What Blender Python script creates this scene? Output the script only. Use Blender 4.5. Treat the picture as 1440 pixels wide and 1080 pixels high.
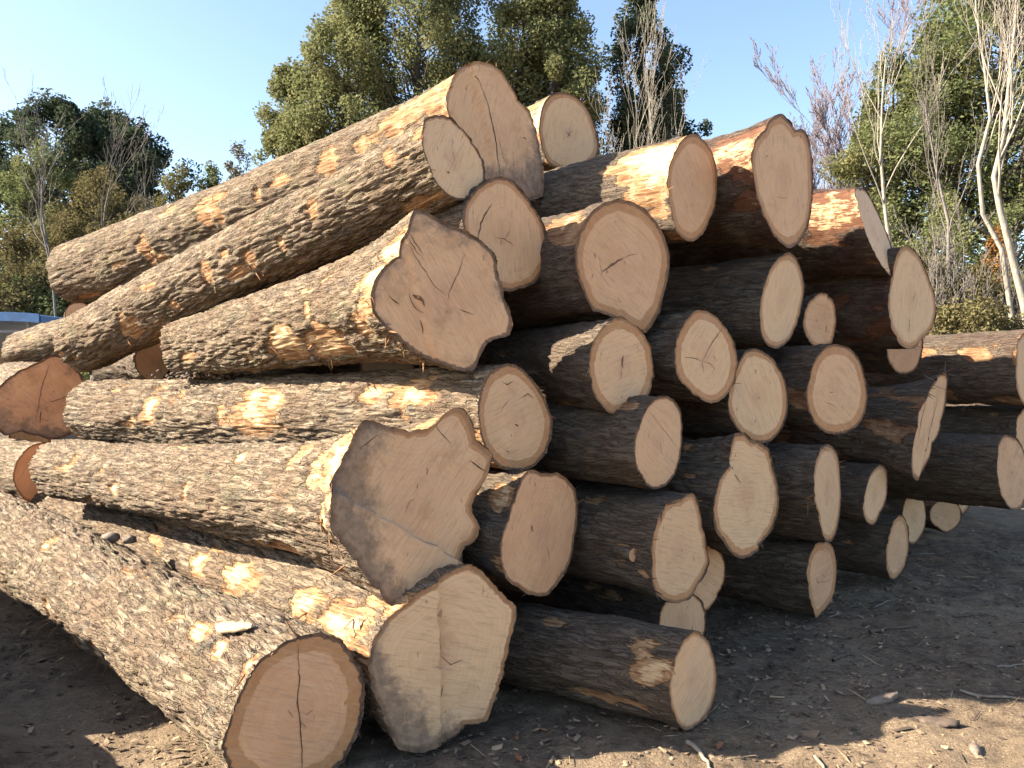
import math, random
import numpy as np
CAM_H, F_PX, PITCH = 1.6, 1120.0, math.atan(20 / 1120.0)
FWD = np.array([0, math.cos(PITCH), -math.sin(PITCH)])
UPV = np.array([0, math.sin(PITCH), math.cos(PITCH)])
EYE = np.array([0, 0, CAM_H])

def at(px, py, d):
    """World point seen at (px, py) of the 1440x1080 photograph at distance d along the view."""
    return EYE + d * (FWD + np.array([(px - 720) / F_PX, 0, 0]) + UPV * (540 - py) / F_PX)

def ray(px, py):
    return FWD + np.array([(px - 720) / F_PX, 0, 0]) + UPV * (540 - py) / F_PX

def pix(p):
    q = np.asarray(p) - EYE
    z = q @ FWD
    return 720 + F_PX * q[..., 0] / z, 540 - F_PX * (q @ UPV) / z, z

def unit(v):
    v = np.asarray(v, float)
    return v / np.linalg.norm(v)

def solve_log(L):
    """Survey entry -> axis frame, polar profile of the sawn end, girth along the trunk."""
    o = np.array(L['o'], float)
    c2 = (o.min(0) + o.max(0)) / 2
    C = at(c2[0], c2[1], L['d'])
    if 'far' in L:
        Fp = at(*L['far'])
    else:
        az, el = math.radians(L['az']), math.radians(L['el'])
        a = np.array([math.cos(az) * math.cos(el), math.sin(az) * math.cos(el), math.sin(el)])
        Fp = C - a * L['len']
    a = unit(C - Fp)
    def cast(n):
        P = []
        for x, y in o:
            r = ray(x, y)
            P.append(EYE + r * ((C - EYE) @ n) / (r @ n))
        return np.array(P)
    if 'nrm' in L:
        n = unit(L['nrm'])
    else:
        base = math.degrees(math.atan2(a[1], a[0]))
        best = None
        for k in np.arange(-24, 24.1, 1.0):
            t = math.radians(base + k)
            n = unit([math.cos(t), math.sin(t), a[2] * .5])
            P = cast(n)
            h = np.array([-n[1], n[0], 0])
            w = np.ptp(P @ unit(h)); v = np.ptp(P[:, 2])
            e = abs(math.log(w / v / L.get('ratio', .95))) + abs(k) * .004
            if best is None or e < best[0]:
                best = (e, n)
        n = best[1]
    P = cast(n)
    u = unit(np.cross([0, 0, 1], a)); v = np.cross(a, u)
    C = C + 0
    q = P - C
    cu, cv = q @ u, q @ v
    ang = np.arctan2(cv, cu); rad = np.hypot(cu, cv)
    i = np.argsort(ang); ang, rad = ang[i], rad[i]
    R0 = lambda th: np.interp(th, ang, rad, period=2 * math.pi)
    # plane of the cut: axial offset for (x,y) in the (u,v) frame
    na, nu, nv = n @ a, n @ u, n @ v
    rm = float(np.mean(R0(np.linspace(0, 2 * math.pi, 360))))
    return dict(C=C, F=Fp, a=a, u=u, v=v, n=n, R0=R0, rm=rm, len=float(np.linalg.norm(C - Fp)), slope=(-nu / na, -nv / na))

def girth(S, L, s):
    """mean radius at s (0 = sawn end, 1 = far end)"""
    rb = S['rm'] * L.get('body', .98)
    rf = L.get('rf', S['rm'] * .9 * L.get('body', 1))
    r = rb + (rf - rb) * s
    fl = L.get('flare', .3) / S['len']
    return r + (S['rm'] - rb) * np.exp(-(s / fl) ** 1.3 * 1.6)
import bpy

scene = bpy.context.scene
for o_ in list(bpy.data.objects):
    bpy.data.objects.remove(o_, do_unlink=True)

# ---------------------------------------------------------------- camera
cam_data = bpy.data.cameras.new('camera')
cam = bpy.data.objects.new('camera', cam_data)
scene.collection.objects.link(cam)
cam.location = EYE
cam.rotation_euler = (math.pi / 2 - PITCH, 0, 0)
cam_data.sensor_width = 36
cam_data.lens = 36 * F_PX / 1440
cam_data.clip_start = .05
cam_data.clip_end = 3000
scene.camera = cam

# ---------------------------------------------------------------- sky and sun
SUN_AZ = unit([-1.0, -.08, 0])
SUN_EL = math.radians(32)
SUN_DIR = np.array([SUN_AZ[0] * math.cos(SUN_EL), SUN_AZ[1] * math.cos(SUN_EL), math.sin(SUN_EL)])
world = bpy.data.worlds.new('World')
scene.world = world
world.use_nodes = True
wn = world.node_tree
wn.nodes.clear()
sky = wn.nodes.new('ShaderNodeTexSky')
sky.sky_type = 'NISHITA'
sky.sun_disc = False
sky.sun_elevation = SUN_EL
sky.sun_rotation = math.atan2(SUN_DIR[0], SUN_DIR[1])
sky.air_density = .9
sky.dust_density = 1.0
sky.ozone_density = .9
bg = wn.nodes.new('ShaderNodeBackground')
bg.inputs['Strength'].default_value = .083
wo = wn.nodes.new('ShaderNodeOutputWorld')
wn.links.new(sky.outputs[0], bg.inputs[0])
wn.links.new(bg.outputs[0], wo.inputs[0])
sun_data = bpy.data.lights.new('sun', 'SUN')
sun_data.energy = 5.0
sun_data.angle = math.radians(.53)
sun_data.color = (1, .90, .74)
sun = bpy.data.objects.new('sun', sun_data)
scene.collection.objects.link(sun)
from mathutils import Vector, Matrix
sun.rotation_euler = Vector(SUN_DIR).to_track_quat('Z', 'Y').to_euler()
sun.location = (-20, -4, 20)
vs = scene.view_settings
vs.view_transform = 'Standard'
vs.look = 'None'
vs.exposure = 2.12
vs.gamma = 1
vs.use_curve_mapping = False
scene.render.engine = 'CYCLES'
scene.cycles.max_bounces = 6
scene.cycles.diffuse_bounces = 4
scene.cycles.transparent_max_bounces = 4

# ---------------------------------------------------------------- helpers
COL = scene.collection

def perlin(x, y, z, seed=0):
    rng = np.random.RandomState(seed)
    perm = rng.permutation(256); perm = np.concatenate([perm, perm, perm])
    G = np.array([[1,1,0],[-1,1,0],[1,-1,0],[-1,-1,0],[1,0,1],[-1,0,1],[1,0,-1],[-1,0,-1],[0,1,1],[0,-1,1],[0,1,-1],[0,-1,-1]], float)
    xi, yi, zi = [np.floor(c).astype(int) for c in (x, y, z)]
    xf, yf, zf = x - xi, y - yi, z - zi
    xi &= 255; yi &= 255; zi &= 255
    f = lambda t: t * t * t * (t * (t * 6 - 15) + 10)
    u, v, w = f(xf), f(yf), f(zf)
    def g(a, b, c):
        h = perm[perm[perm[(xi + a) & 255] + ((yi + b) & 255)] + ((zi + c) & 255)] % 12
        q = G[h]
        return q[..., 0] * (xf - a) + q[..., 1] * (yf - b) + q[..., 2] * (zf - c)
    l = lambda a, b, t: a + (b - a) * t
    return l(l(l(g(0,0,0), g(1,0,0), u), l(g(0,1,0), g(1,1,0), u), v), l(l(g(0,0,1), g(1,0,1), u), l(g(0,1,1), g(1,1,1), u), v), w)

def fbm(x, y, z, seed=0, octs=3):
    t, a = 0, 1.0
    for k in range(octs):
        t = t + a * perlin(x * 2 ** k, y * 2 ** k, z * 2 ** k, seed + k)
        a *= .5
    return t

def mk_mesh(name, verts, quads=None, tris=None, smooth=True, attrs=None, mat=None):
    me = bpy.data.meshes.new(name)
    verts = np.ascontiguousarray(verts, dtype=np.float32)
    q = np.zeros((0, 4), int) if quads is None else np.asarray(quads, int).reshape(-1, 4)
    t = np.zeros((0, 3), int) if tris is None else np.asarray(tris, int).reshape(-1, 3)
    me.vertices.add(len(verts)); me.vertices.foreach_set('co', verts.ravel())
    nl = q.size + t.size
    me.loops.add(nl)
    me.loops.foreach_set('vertex_index', np.concatenate([q.ravel(), t.ravel()]).astype(np.int32))
    me.polygons.add(len(q) + len(t))
    starts = np.concatenate([np.arange(len(q)) * 4, q.size + np.arange(len(t)) * 3]).astype(np.int32)
    me.polygons.foreach_set('loop_start', starts)
    me.update(calc_edges=True)
    me.polygons.foreach_set('use_smooth', np.full(len(me.polygons), smooth))
    for k, v in (attrs or {}).items():
        at_ = me.attributes.new(k, 'FLOAT', 'POINT')
        at_.data.foreach_set('value', np.ascontiguousarray(v, dtype=np.float32))
    if mat is not None:
        me.materials.append(mat)
    me.validate()
    return me

def link(name, data, parent=None, **props):
    o = bpy.data.objects.new(name, data)
    COL.objects.link(o)
    if parent is not None:
        o.parent = parent
    for k, v in props.items():
        o[k] = v
    return o

def thing(name, loc, label, cat, group=None, mat4=None):
    o = bpy.data.objects.new(name, None)
    COL.objects.link(o)
    o.empty_display_size = .1
    if mat4 is not None:
        o.matrix_world = mat4
    else:
        o.location = loc
    o['label'] = label; o['category'] = cat
    if group:
        o['group'] = group
    return o

def grid_quads(n, m, wrap=True, off=0):
    """n along rows, m around"""
    i = np.arange(n - 1)[:, None]; j = np.arange(m if wrap else m - 1)[None]
    j2 = (j + 1) % m
    return np.stack([i * m + j, i * m + j2, (i + 1) * m + j2, (i + 1) * m + j], -1).reshape(-1, 4) + off

class NT:
    """small node-graph writer"""
    def __init__(self, name):
        self.m = bpy.data.materials.new(name); self.m.use_nodes = True
        self.t = self.m.node_tree; self.t.nodes.clear()
        self.out = self.t.nodes.new('ShaderNodeOutputMaterial')
    def n(self, kind, **kw):
        nd = self.t.nodes.new('ShaderNode' + kind)
        for k, v in kw.items():
            if k in nd.inputs.keys() if isinstance(k, str) else False:
                pass
            setattr(nd, k, v)
        return nd
    def put(self, sock, v):
        if hasattr(v, 'is_output'):
            self.t.links.new(v, sock)
        else:
            sock.default_value = v
    def math(self, op, a, b=0.0, c=0.0, clamp=False):
        nd = self.n('Math', operation=op, use_clamp=clamp)
        for i, v in enumerate((a, b, c)):
            self.put(nd.inputs[i], v)
        return nd.outputs[0]
    def mix(self, f, a, b, blend='MIX'):
        nd = self.n('Mix', data_type='RGBA', blend_type=blend)
        self.put(nd.inputs[0], f)
        for i, v in ((6, a), (7, b)):
            self.put(nd.inputs[i], (*v, 1) if isinstance(v, tuple) and len(v) == 3 else v)
        return nd.outputs[2]
    def noise(self, vec, scale, detail=3, rough=.55, dist=0.0):
        nd = self.n('TexNoise')
        self.put(nd.inputs['Vector'], vec); nd.inputs['Scale'].default_value = scale
        nd.inputs['Detail'].default_value = detail; nd.inputs['Roughness'].default_value = rough
        nd.inputs['Distortion'].default_value = dist
        return nd.outputs[0]
    def ramp(self, f, lo, hi, smooth=True):
        nd = self.n('MapRange', interpolation_type='SMOOTHSTEP' if smooth else 'LINEAR')
        self.put(nd.inputs[0], f); self.put(nd.inputs[1], lo); self.put(nd.inputs[2], hi)
        return nd.outputs[0]
    def vec_scale(self, vec, s, add=None):
        nd = self.n('VectorMath', operation='MULTIPLY')
        self.put(nd.inputs[0], vec); nd.inputs[1].default_value = s
        r = nd.outputs[0]
        if add is not None:
            a2 = self.n('VectorMath', operation='ADD'); self.put(a2.inputs[0], r); self.put(a2.inputs[1], add); r = a2.outputs[0]
        return r
    def attr(self, name, obj=False):
        nd = self.n('Attribute', attribute_name=name, attribute_type='OBJECT' if obj else 'GEOMETRY')
        return nd.outputs['Fac']
    def coord(self):
        """object coordinates shifted per object, so that no two things share a pattern"""
        tc = self.n('TexCoord'); oi = self.n('ObjectInfo')
        r = self.math('MULTIPLY', oi.outputs['Random'], 37.0)
        cb = self.n('CombineXYZ')
        for i in range(3):
            self.put(cb.inputs[i], r)
        ad = self.n('VectorMath', operation='ADD')
        self.put(ad.inputs[0], tc.outputs['Object']); self.put(ad.inputs[1], cb.outputs[0])
        return ad.outputs[0], oi.outputs['Random']
    def finish(self, col, rough=.85, bump=None, dist=.01, strength=1.0, spec=.25):
        p = self.n('BsdfPrincipled')
        self.put(p.inputs['Base Color'], (*col, 1) if isinstance(col, tuple) and len(col) == 3 else col)
        self.put(p.inputs['Roughness'], rough)
        p.inputs['Specular IOR Level'].default_value = spec
        if bump is not None:
            b = self.n('Bump'); b.inputs['Strength'].default_value = strength; b.inputs['Distance'].default_value = dist
            self.put(b.inputs['Height'], bump); self.put(p.inputs['Normal'], b.outputs[0])
        self.t.links.new(p.outputs[0], self.out.inputs[0])
        return self.m
# ---------------------------------------------------------------- ground
def ground_material():
    g = NT('trampled_earth')
    tc = g.n('TexCoord'); v = tc.outputs['Object']
    n1 = g.noise(v, .9, 5, .6); n2 = g.noise(v, 9, 6, .7); n3 = g.noise(v, 55, 4, .7)
    n4 = g.noise(g.vec_scale(v, (1, 2.2, 1)), 24, 5, .7, 1.2)
    c = g.mix(g.ramp(n2, .35, .66), (.115, .082, .056), (.25, .182, .118))
    c = g.mix(g.math('MULTIPLY', g.ramp(n1, .4, .65), .6), c, (.31, .225, .145))
    c = g.mix(g.math('MULTIPLY', g.ramp(n3, .56, .72), .7), c, (.42, .31, .20))
    c = g.mix(g.math('MULTIPLY', g.ramp(n4, .6, .72), .6), c, (.06, .045, .036))
    h = g.math('ADD', g.math('MULTIPLY', n2, 1.0), g.math('ADD', g.math('MULTIPLY', n3, .5), g.math('MULTIPLY', n4, .8)))
    return g.finish(c, .95, h, .03, 1.0, .15)
M_GROUND = ground_material()

def ground_z(x, y):
    z = .035 * np.cos((x * .55 - y * .83) * 9) * np.exp(-((x * .83 + y * .55 - 5.6) / 1.1) ** 2) * .35 + .030 * perlin(x * 1.3, y * 1.3, x * 0, 2) + .022 * perlin(x * 4.2, y * 4.2, x * 0, 3) + .012 * perlin(x * 11, y * 11, x * 0, 4) + .006 * perlin(x * 27, y * 27, x * 0, 6)
    far = np.clip((np.hypot(x, y) - 14) / 40, 0, 1)
    return z * (1 - .5 * far) - .012 + far * 1.2 * perlin(x * .03, y * .03, x * 0, 9)

def axis(lo, hi, step, reach):
    mid = np.arange(lo, hi, step)
    k = np.arange(1, 40)
    g = step * (1.22 ** k - 1) / .22
    g = g[g < reach]
    return np.concatenate([(lo - g)[::-1], mid, hi + g])
gx, gy = axis(-3.2, 5.2, .032, 1500), axis(2.3, 8.0, .032, 1500)
GX, GY = np.meshgrid(gx, gy)
gv = np.stack([GX, GY, ground_z(GX, GY)], -1).reshape(-1, 3)
go = link('ground', mk_mesh('ground', gv, grid_quads(len(gy), len(gx), False), None, True, None, M_GROUND))
go['kind'] = 'structure'
# ---------------------------------------------------------------- log survey
# each entry: outline of the sawn end, its distance, axis (far end or bearing), end girth, character, label
# o: outline seen from the road; d: distance of the sawn end; far: far end (x, y, distance) or az/el/len
LOGS = {
 'top_big': dict(o=[(625,143),(630,123),(640,100),(663,87),(680,90),(697,100),(710,120),(723,143),(737,157),(747,187),(752,213),(758,247),(757,278),(735,285),(705,277),(678,250),(653,213),(635,178)],
   d=4.8, far=(105,383,6.7), rf=.27, body=.95, flare=.5, peel=.34, moss=.5, stain=.5, sdir=(.15,-.25), xcap=.72, sap=.0, rimk=.4, ratio=.8,
   peels=[(197,355,.13,.6),(228,372,.09,.6),(283,292,.12,.8),(300,305,.08,.6),(352,268,.06,.5),(455,222,.13,.7),(560,160,.12,1.8),(600,130,.16,1.6),(500,200,.06,1),(615,150,.1,1.3)],
   label='biggest log on top of the pile, split sawn end against the sky'),
 'top_lean': dict(o=[(592,182),(597,167),(610,162),(627,163),(647,177),(665,200),(678,223),(682,247),(677,267),(667,278),(650,283),(630,277),(613,260),(600,227)],
   d=4.0, far=(114,487,5.8), rf=.225, xcap=.72, peel=.30, moss=.45, stain=.05, sap=.25,
   peels=[(283,390,.09,.5),(345,372,.10,.5),(432,300,.07,.6),(175,470,.11,.9),(240,440,.05,.8),(390,350,.05,.6)],
   label='long straight log leaning below the topmost one, with neat oval sawn end'),
 'fan_butt': dict(o=[(568,320),(577,295),(590,297),(613,310),(627,317),(647,323),(667,337),(687,353),(698,390),(707,423),(717,457),(712,472),(693,478),(680,485),(672,503),(662,523),(647,525),(627,517),(603,507),(580,493),(557,473),(537,457),(523,440),(520,417),(525,393),(543,370),(560,360)],
   d=3.72, far=(262,492,5.15), rf=.20, body=.80, flare=.55, peel=.42, moss=.4, stain=.74, sdir=(.0,.05), sap=.0, rimk=.85, ratio=.85,
   peels=[(395,495,.13,1.2),(450,490,.12,1.6),(520,380,.13,1.0),(545,340,.10,1.2),(505,470,.08,1),(420,440,.05,.8)],
   label='log with cracked five-cornered butt end, under the long leaning log'),
 'tuck': dict(o=[(650,313),(652,293),(667,267),(687,252),(707,248),(720,252),(733,267),(747,287),(760,307),(767,327),(768,353),(765,377),(753,397),(733,407),(713,410),(697,403),(678,380),(660,345)],
   d=4.15, az=-42, el=0, len=3.4, peel=.1, stain=.35, sap=.5,
   label='log with curved dark crack on its end, tucked behind the cracked butt'),
 'crest': dict(o=[(757,170),(762,147),(773,133),(797,129),(813,137),(827,153),(835,173),(840,190),(843,205),(838,225),(815,238),(790,241),(770,230),(759,200)],
   d=5.65, az=-50, el=0, len=3.4, pcap=.62, peel=.3, peels=[(748,165,.22,1.5)], stain=.1, sap=.6,
   label='log on the crest right of the biggest one, round end with star pith'),
 'upper_mid': dict(o=[(973,187),(990,197),(1002,213),(1008,240),(1007,277),(997,310),(985,333),(973,341),(963,338),(950,327),(943,293),(937,260),(940,233),(950,210),(960,193)],
   d=4.6, az=-43, el=0, len=3.6, peel=.25, stain=.05, sap=.7, peels=[(915,222,.30,.8),(935,212,.25,.8)],
   label='log below the crest, half its bark in sun, tall oval end'),
 'notched': dict(o=[(1055,217),(1060,197),(1075,182),(1087,163),(1097,159),(1108,167),(1118,183),(1130,183),(1138,197),(1142,220),(1143,253),(1140,293),(1133,327),(1123,343),(1110,350),(1093,337),(1080,317),(1068,290),(1060,260)],
   d=4.95, az=-46, el=0, len=3.5, pcap=.62, peel=.3, red=.9, xcap=.85, peels=[(1030,200,.22,1.6),(1070,185,.16,1.3),(1045,215,.12,1.3)], stain=.25, sap=.6, body=.9, flare=.5,
   label='log with tall notched end, highest on the right side of the pile'),
 'teardrop': dict(o=[(942,360),(940,387),(933,417),(923,447),(907,470),(893,463),(877,450),(853,443),(833,437),(820,410),(810,380),(808,360),(810,333),(823,310),(840,290),(863,280),(887,282),(910,297),(927,317),(938,340)],
   d=4.3, az=-47, el=0, len=3.5, peel=.3, red=.4, stain=.0, sap=.75, peels=[(800,300,.14,.7)],
   label='log with broad teardrop end and slanting brown crack, mid pile'),
 'wavy_rim': dict(o=[(828,503),(833,483),(843,463),(863,447),(883,450),(900,463),(912,483),(918,510),(919,533),(913,553),(900,570),(880,578),(860,583),(847,573),(837,560),(830,537)],
   d=4.1, far=(575,516,6.0), rf=.21, peel=.12, stain=.05, sap=.85,
   label='log with wavy bark rim and pink pith, right below the teardrop end'),
 'cracked': dict(o=[(948,507),(953,470),(960,457),(977,437),(990,435),(1003,442),(1017,457),(1028,473),(1035,493),(1037,513),(1032,540),(1020,557),(1002,568),(983,560),(967,547),(952,530)],
   d=4.45, az=-48, el=0, len=3.4, peel=.15, stain=.05, sap=.9,
   label='log with pale heart crossed by black radial cracks'),
 'tan_oval': dict(o=[(1035,517),(1047,493),(1060,490),(1077,497),(1093,513),(1103,533),(1108,557),(1107,583),(1097,607),(1083,622),(1063,623),(1043,613),(1030,593),(1022,573),(1025,547)],
   d=4.75, az=-50, el=0, len=3.4, peel=.2, red=.4, stain=.0, sap=.7,
   label='tan-rimmed log right of the one with black radial cracks'),
 'ringed': dict(o=[(1132,557),(1137,530),(1147,503),(1160,488),(1177,483),(1193,488),(1207,503),(1215,527),(1220,553),(1217,580),(1207,598),(1193,608),(1173,612),(1153,605),(1140,587)],
   d=5.1, az=-52, el=0, len=3.4, peel=.25, red=.4, stain=.05, sap=.95,
   label='log with distinct growth rings and bits of bark under its rim'),
 'under_notch': dict(o=[(1069,422),(1076,398),(1086,372),(1100,359),(1110,355),(1119,361),(1127,380),(1131,401),(1129,425),(1123,448),(1115,467),(1105,483),(1089,491),(1078,487),(1071,475),(1068,451)],
   d=5.1, az=-40, el=0, len=3.6, peel=.1, stain=.0, sap=.6,
   label='log with slim oval end directly under the notched one'),
 'splinter': dict(o=[(1142,419),(1152,411),(1166,414),(1179,422),(1182,438),(1181,464),(1176,483),(1160,487),(1144,487),(1132,470),(1130,440)],
   d=5.55, az=-75, el=0, len=.7, peel=.2, stain=.1, sap=.5,
   label='small split log end deep in the gap beside the slim oval'),
 'slant': dict(o=[(1200,265),(1208,264),(1221,274),(1234,298),(1245,324),(1253,346),(1257,364),(1256,382),(1253,388),(1242,377),(1229,356),(1218,332),(1210,309),(1204,287)],
   d=5.7, az=-44, el=-3, len=2.8, pcap=.62, peel=.3, red=.9, xcap=.85, peels=[(1180,285,.22,1.6),(1160,295,.2,1.4),(1195,290,.14,1)], stain=.1, sap=.2, nrm=(.76,-.58,.27),
   label='debarked log with slanting knife-thin end on the far right slope'),
 'far_oval': dict(o=[(1249,409),(1254,388),(1258,364),(1263,351),(1271,345),(1282,348),(1292,359),(1300,377),(1308,398),(1315,419),(1316,441),(1311,459),(1297,477),(1279,492),(1266,485),(1255,467),(1249,441)],
   d=5.95, az=-45, el=0, len=3.5, pcap=.62, peel=.35, red=.95, stain=.0, sap=.4,
   label='log with tall pinkish oval end, against the shrubs on the right'),
 'peek_right': dict(o=[(1247,482),(1252,460),(1262,447),(1276,445),(1290,455),(1297,475),(1296,498),(1288,518),(1274,526),(1258,522),(1249,508)],
   d=6.7, az=-50, el=0, len=.6, peel=.2, stain=.05, sap=.3,
   label='log end just peeking out below the tall pinkish oval'),
 'torn': dict(o=[(1312,540),(1330,528),(1342,521),(1341,553),(1334,593),(1322,624),(1310,660),(1287,676),(1281,669),(1282,641),(1289,601),(1301,560)],
   d=5.75, az=-36, el=0, len=2.6, peel=.35, red=.5, stain=.4, sap=.3, ratio=.8, body=.9, flare=.4,
   label='thick log with torn fibrous end, lower right of the pile'),
 'edge_top': dict(o=[(1428,515),(1430,480),(1440,466),(1455,463),(1468,478),(1474,515),(1468,550),(1455,570),(1440,571),(1430,552)],
   d=6.7, az=-48, el=0, len=2.3, peel=.5, red=.4, stain=.1, sap=.4,
   label='upper log at the right frame edge with sunlit top'),
 'edge_mid': dict(o=[(1428,612),(1430,588),(1438,575),(1450,572),(1462,585),(1466,612),(1460,640),(1448,652),(1436,646)],
   d=6.9, az=-46, el=0, len=4.0, peel=.1, stain=.1, sap=.4,
   label='middle log at the right frame edge, in deep shade'),
 'edge_low': dict(o=[(1402,643),(1403,626),(1410,613),(1423,614),(1436,626),(1444,650),(1444,690),(1437,714),(1427,718),(1413,707),(1403,677)],
   d=6.3, az=-50, el=0, len=3.8, peel=.15, stain=.6, sap=.3,
   label='lowest log at the right frame edge, grey-stained end'),
 'slim_mid': dict(o=[(1143,668),(1147,647),(1157,627),(1167,625),(1177,637),(1181,667),(1183,693),(1182,714),(1177,743),(1169,761),(1160,761),(1155,747),(1149,722),(1144,691)],
   d=4.95, az=-38, el=0, len=3.4, peel=.1, stain=.05, sap=.6,
   label='log with narrow upright end standing above the lowest narrow one'),
 'small_right': dict(o=[(1213,710),(1217,687),(1227,663),(1238,652),(1247,660),(1248,680),(1245,707),(1237,722),(1227,740),(1217,733)],
   d=5.6, az=-38, el=0, len=3.2, peel=.1, stain=.05, sap=.6,
   label='small log with lens-shaped end above two low small logs'),
 'ground_right': dict(o=[(1248,760),(1252,740),(1262,725),(1272,727),(1277,747),(1278,770),(1273,793),(1263,810),(1255,816),(1247,803),(1245,780)],
   d=5.95, az=-42, el=0, len=3.2, peel=.2, stain=.05, sap=.8, rest=1,
   label='short-ended log on the ground at the right foot of the pile'),
 'behind_right': dict(o=[(1270,713),(1277,693),(1287,687),(1297,697),(1302,720),(1300,742),(1293,757),(1281,765),(1272,755),(1268,735)],
   d=7.0, az=-50, el=0, len=3.0, peel=.2, stain=.05, sap=.3, rest=1,
   label='low log end half hidden behind the rightmost ground log'),
 'far_ground': dict(o=[(1306,725),(1309,713),(1320,704),(1332,702),(1345,707),(1352,722),(1347,738),(1332,749),(1318,742)],
   d=7.7, az=-60, el=0, len=3.0, peel=.2, red=.3, stain=.2, sap=.3, rest=1,
   label='farthest small round log end on the ground, in shadow'),
 'leaf_end': dict(o=[(891,636),(893,613),(899,596),(909,573),(927,557),(947,562),(958,578),(959,604),(958,636),(951,664),(940,680),(922,688),(909,683),(900,669),(893,653)],
   d=4.05, az=-42, el=0, len=3.5, peel=.06, stain=.0, sap=.25,
   label='log with leaf-shaped pale end crossed by one fine diagonal saw line'),
 'spotted': dict(o=[(672,560),(677,543),(687,523),(707,512),(727,513),(743,527),(760,550),(770,570),(776,590),(775,613),(767,637),(753,655),(727,663),(700,657),(680,627),(672,593)],
   d=3.85, far=(124,581,5.75), rf=.215, peel=.3, stain=.3, sap=.85,
   peels=[(198,572,.17,.55),(352,570,.17,1.3),(300,585,.07,.6),(575,548,.10,1.6),(520,545,.06,1.5)],
   label='long sunlit log with two bare patches and a spotted round end'),
 'ragged_butt': dict(o=[(517,588),(533,590),(557,600),(583,607),(610,602),(623,590),(637,577),(650,571),(660,573),(672,590),(677,618),(693,630),(702,640),(698,653),(693,670),(680,693),(672,710),(673,722),(683,743),(677,760),(662,770),(655,787),(652,797),(640,830),(630,850),(613,853),(573,857),(545,852),(530,830),(500,790),(480,765),(462,740),(463,700),(480,660),(495,630)],
   d=3.4, far=(82,667,5.5), rf=.21, body=.66, flare=.6, peel=.3, moss=.3, stain=.7, sdir=(-.42,-.05), sap=.3, rimk=.4, ratio=.95,
   peels=[(470,640,.16,1.2),(430,665,.08,1.1),(500,600,.12,1.1),(445,740,.07,.5),(330,640,.05,.7),(250,690,.05,.6),(150,690,.05,1)],
   label='log with huge ragged flared butt, black-stained on its left'),
 'bottom_butt': dict(o=[(657,798),(670,795),(687,807),(707,830),(720,843),(735,853),(732,877),(723,907),(717,937),(710,967),(700,997),(693,1018),(660,1023),(647,1037),(613,1053),(587,1060),(557,1055),(547,1027),(537,997),(520,957),(515,927),(523,900),(543,870),(573,845),(620,815)],
   d=3.36, far=(70,712,6.4), rf=.22, body=.78, flare=.6, peel=.5, stain=.5, sdir=(-.3,-.2), sap=.2, rimk=.4, ratio=.9, rest=1,
   peels=[(330,805,.11,1.6),(478,872,.13,1.3),(425,840,.09,1.4),(270,785,.07,1.6)],
   label='thick butt with squarish sawn end on the ground below the ragged butt'),
 'front': dict(o=[(312,1053),(317,1027),(330,987),(347,953),(370,923),(400,903),(427,892),(453,890),(480,900),(500,927),(512,960),(512,987),(507,1020),(493,1053),(483,1070),(465,1090),(430,1106),(385,1112),(345,1104),(320,1082)],
   d=3.03, far=(-40,714,6.1), rf=.25, peel=.18, moss=.25, stain=.05, sap=1.0, rest=1,
   peels=[(275,880,.07,.9),(300,905,.05,.7),(62,862,.07,.9),(125,925,.07,1.0),(345,930,.06,.5),(60,755,.06,1)],
   label='nearest log at lower left, round end with a vertical crack'),
 'front_right': dict(o=[(940,967),(942,947),(953,913),(960,899),(977,886),(990,893),(1002,920),(1008,947),(1007,973),(997,1003),(977,1022),(960,1027),(947,1007)],
   d=3.55, az=-33, el=0, len=3.2, peel=.12, stain=.05, sap=.4, rest=1, peels=[(915,930,.10,1.0),(893,905,.07,1.2)],
   label='shaded log on the ground whose end stands nearest the sunlit dirt'),
 'chin': dict(o=[(722,702),(729,680),(738,662),(747,658),(760,664),(771,664),(782,664),(800,676),(809,687),(811,702),(812,720),(808,753),(803,787),(790,813),(770,837),(750,837),(727,827),(710,813),(703,793),(703,760),(713,730)],
   d=3.8, az=-45, el=0, len=3.4, peel=.3, stain=.1, sap=.1, peels=[(698,692,.10,.7)],
   label='log with pale blocky end, right of the ragged flared butt'),
 'stubby': dict(o=[(915,764),(919,743),(927,722),(935,708),(958,702),(971,693),(977,695),(983,714),(987,739),(993,768),(997,791),(992,806),(981,822),(971,841),(956,847),(937,845),(923,837),(917,822),(916,793)],
   d=4.0, az=-44, el=0, len=3.4, peel=.2, stain=.1, sap=.6,
   label='log with frayed bark tuft on top of its end'),
 'cleft': dict(o=[(1001,718),(1006,691),(1012,672),(1025,655),(1030,637),(1037,610),(1050,607),(1060,617),(1085,630),(1093,660),(1099,685),(1100,718),(1092,743),(1079,760),(1071,770),(1058,781),(1044,787),(1029,779),(1017,764),(1006,743)],
   d=4.4, az=-42, el=0, len=3.5, peel=.15, stain=.2, sap=.5, ratio=.85, body=.85, flare=.45,
   label='log with cleft two-lobed end, one lobe standing proud of the other'),
 'peek_low': dict(o=[(966,815),(970,785),(982,768),(998,765),(1013,775),(1020,795),(1018,815),(1010,835),(998,856),(982,860),(970,845)],
   d=4.5, az=-48, el=0, len=3.0, peel=.1, stain=.05, sap=.2,
   label='pale log end peeking out right behind the stub-sided log'),
 'peek_lower': dict(o=[(925,880),(928,860),(940,842),(958,832),(978,836),(990,852),(992,880),(986,905),(970,922),(950,922),(932,905)],
   d=4.25, az=-46, el=0, len=3.0, peel=.1, stain=.05, sap=.3, rest=1,
   label='ground-level log end showing only its top behind the front right log'),
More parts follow.
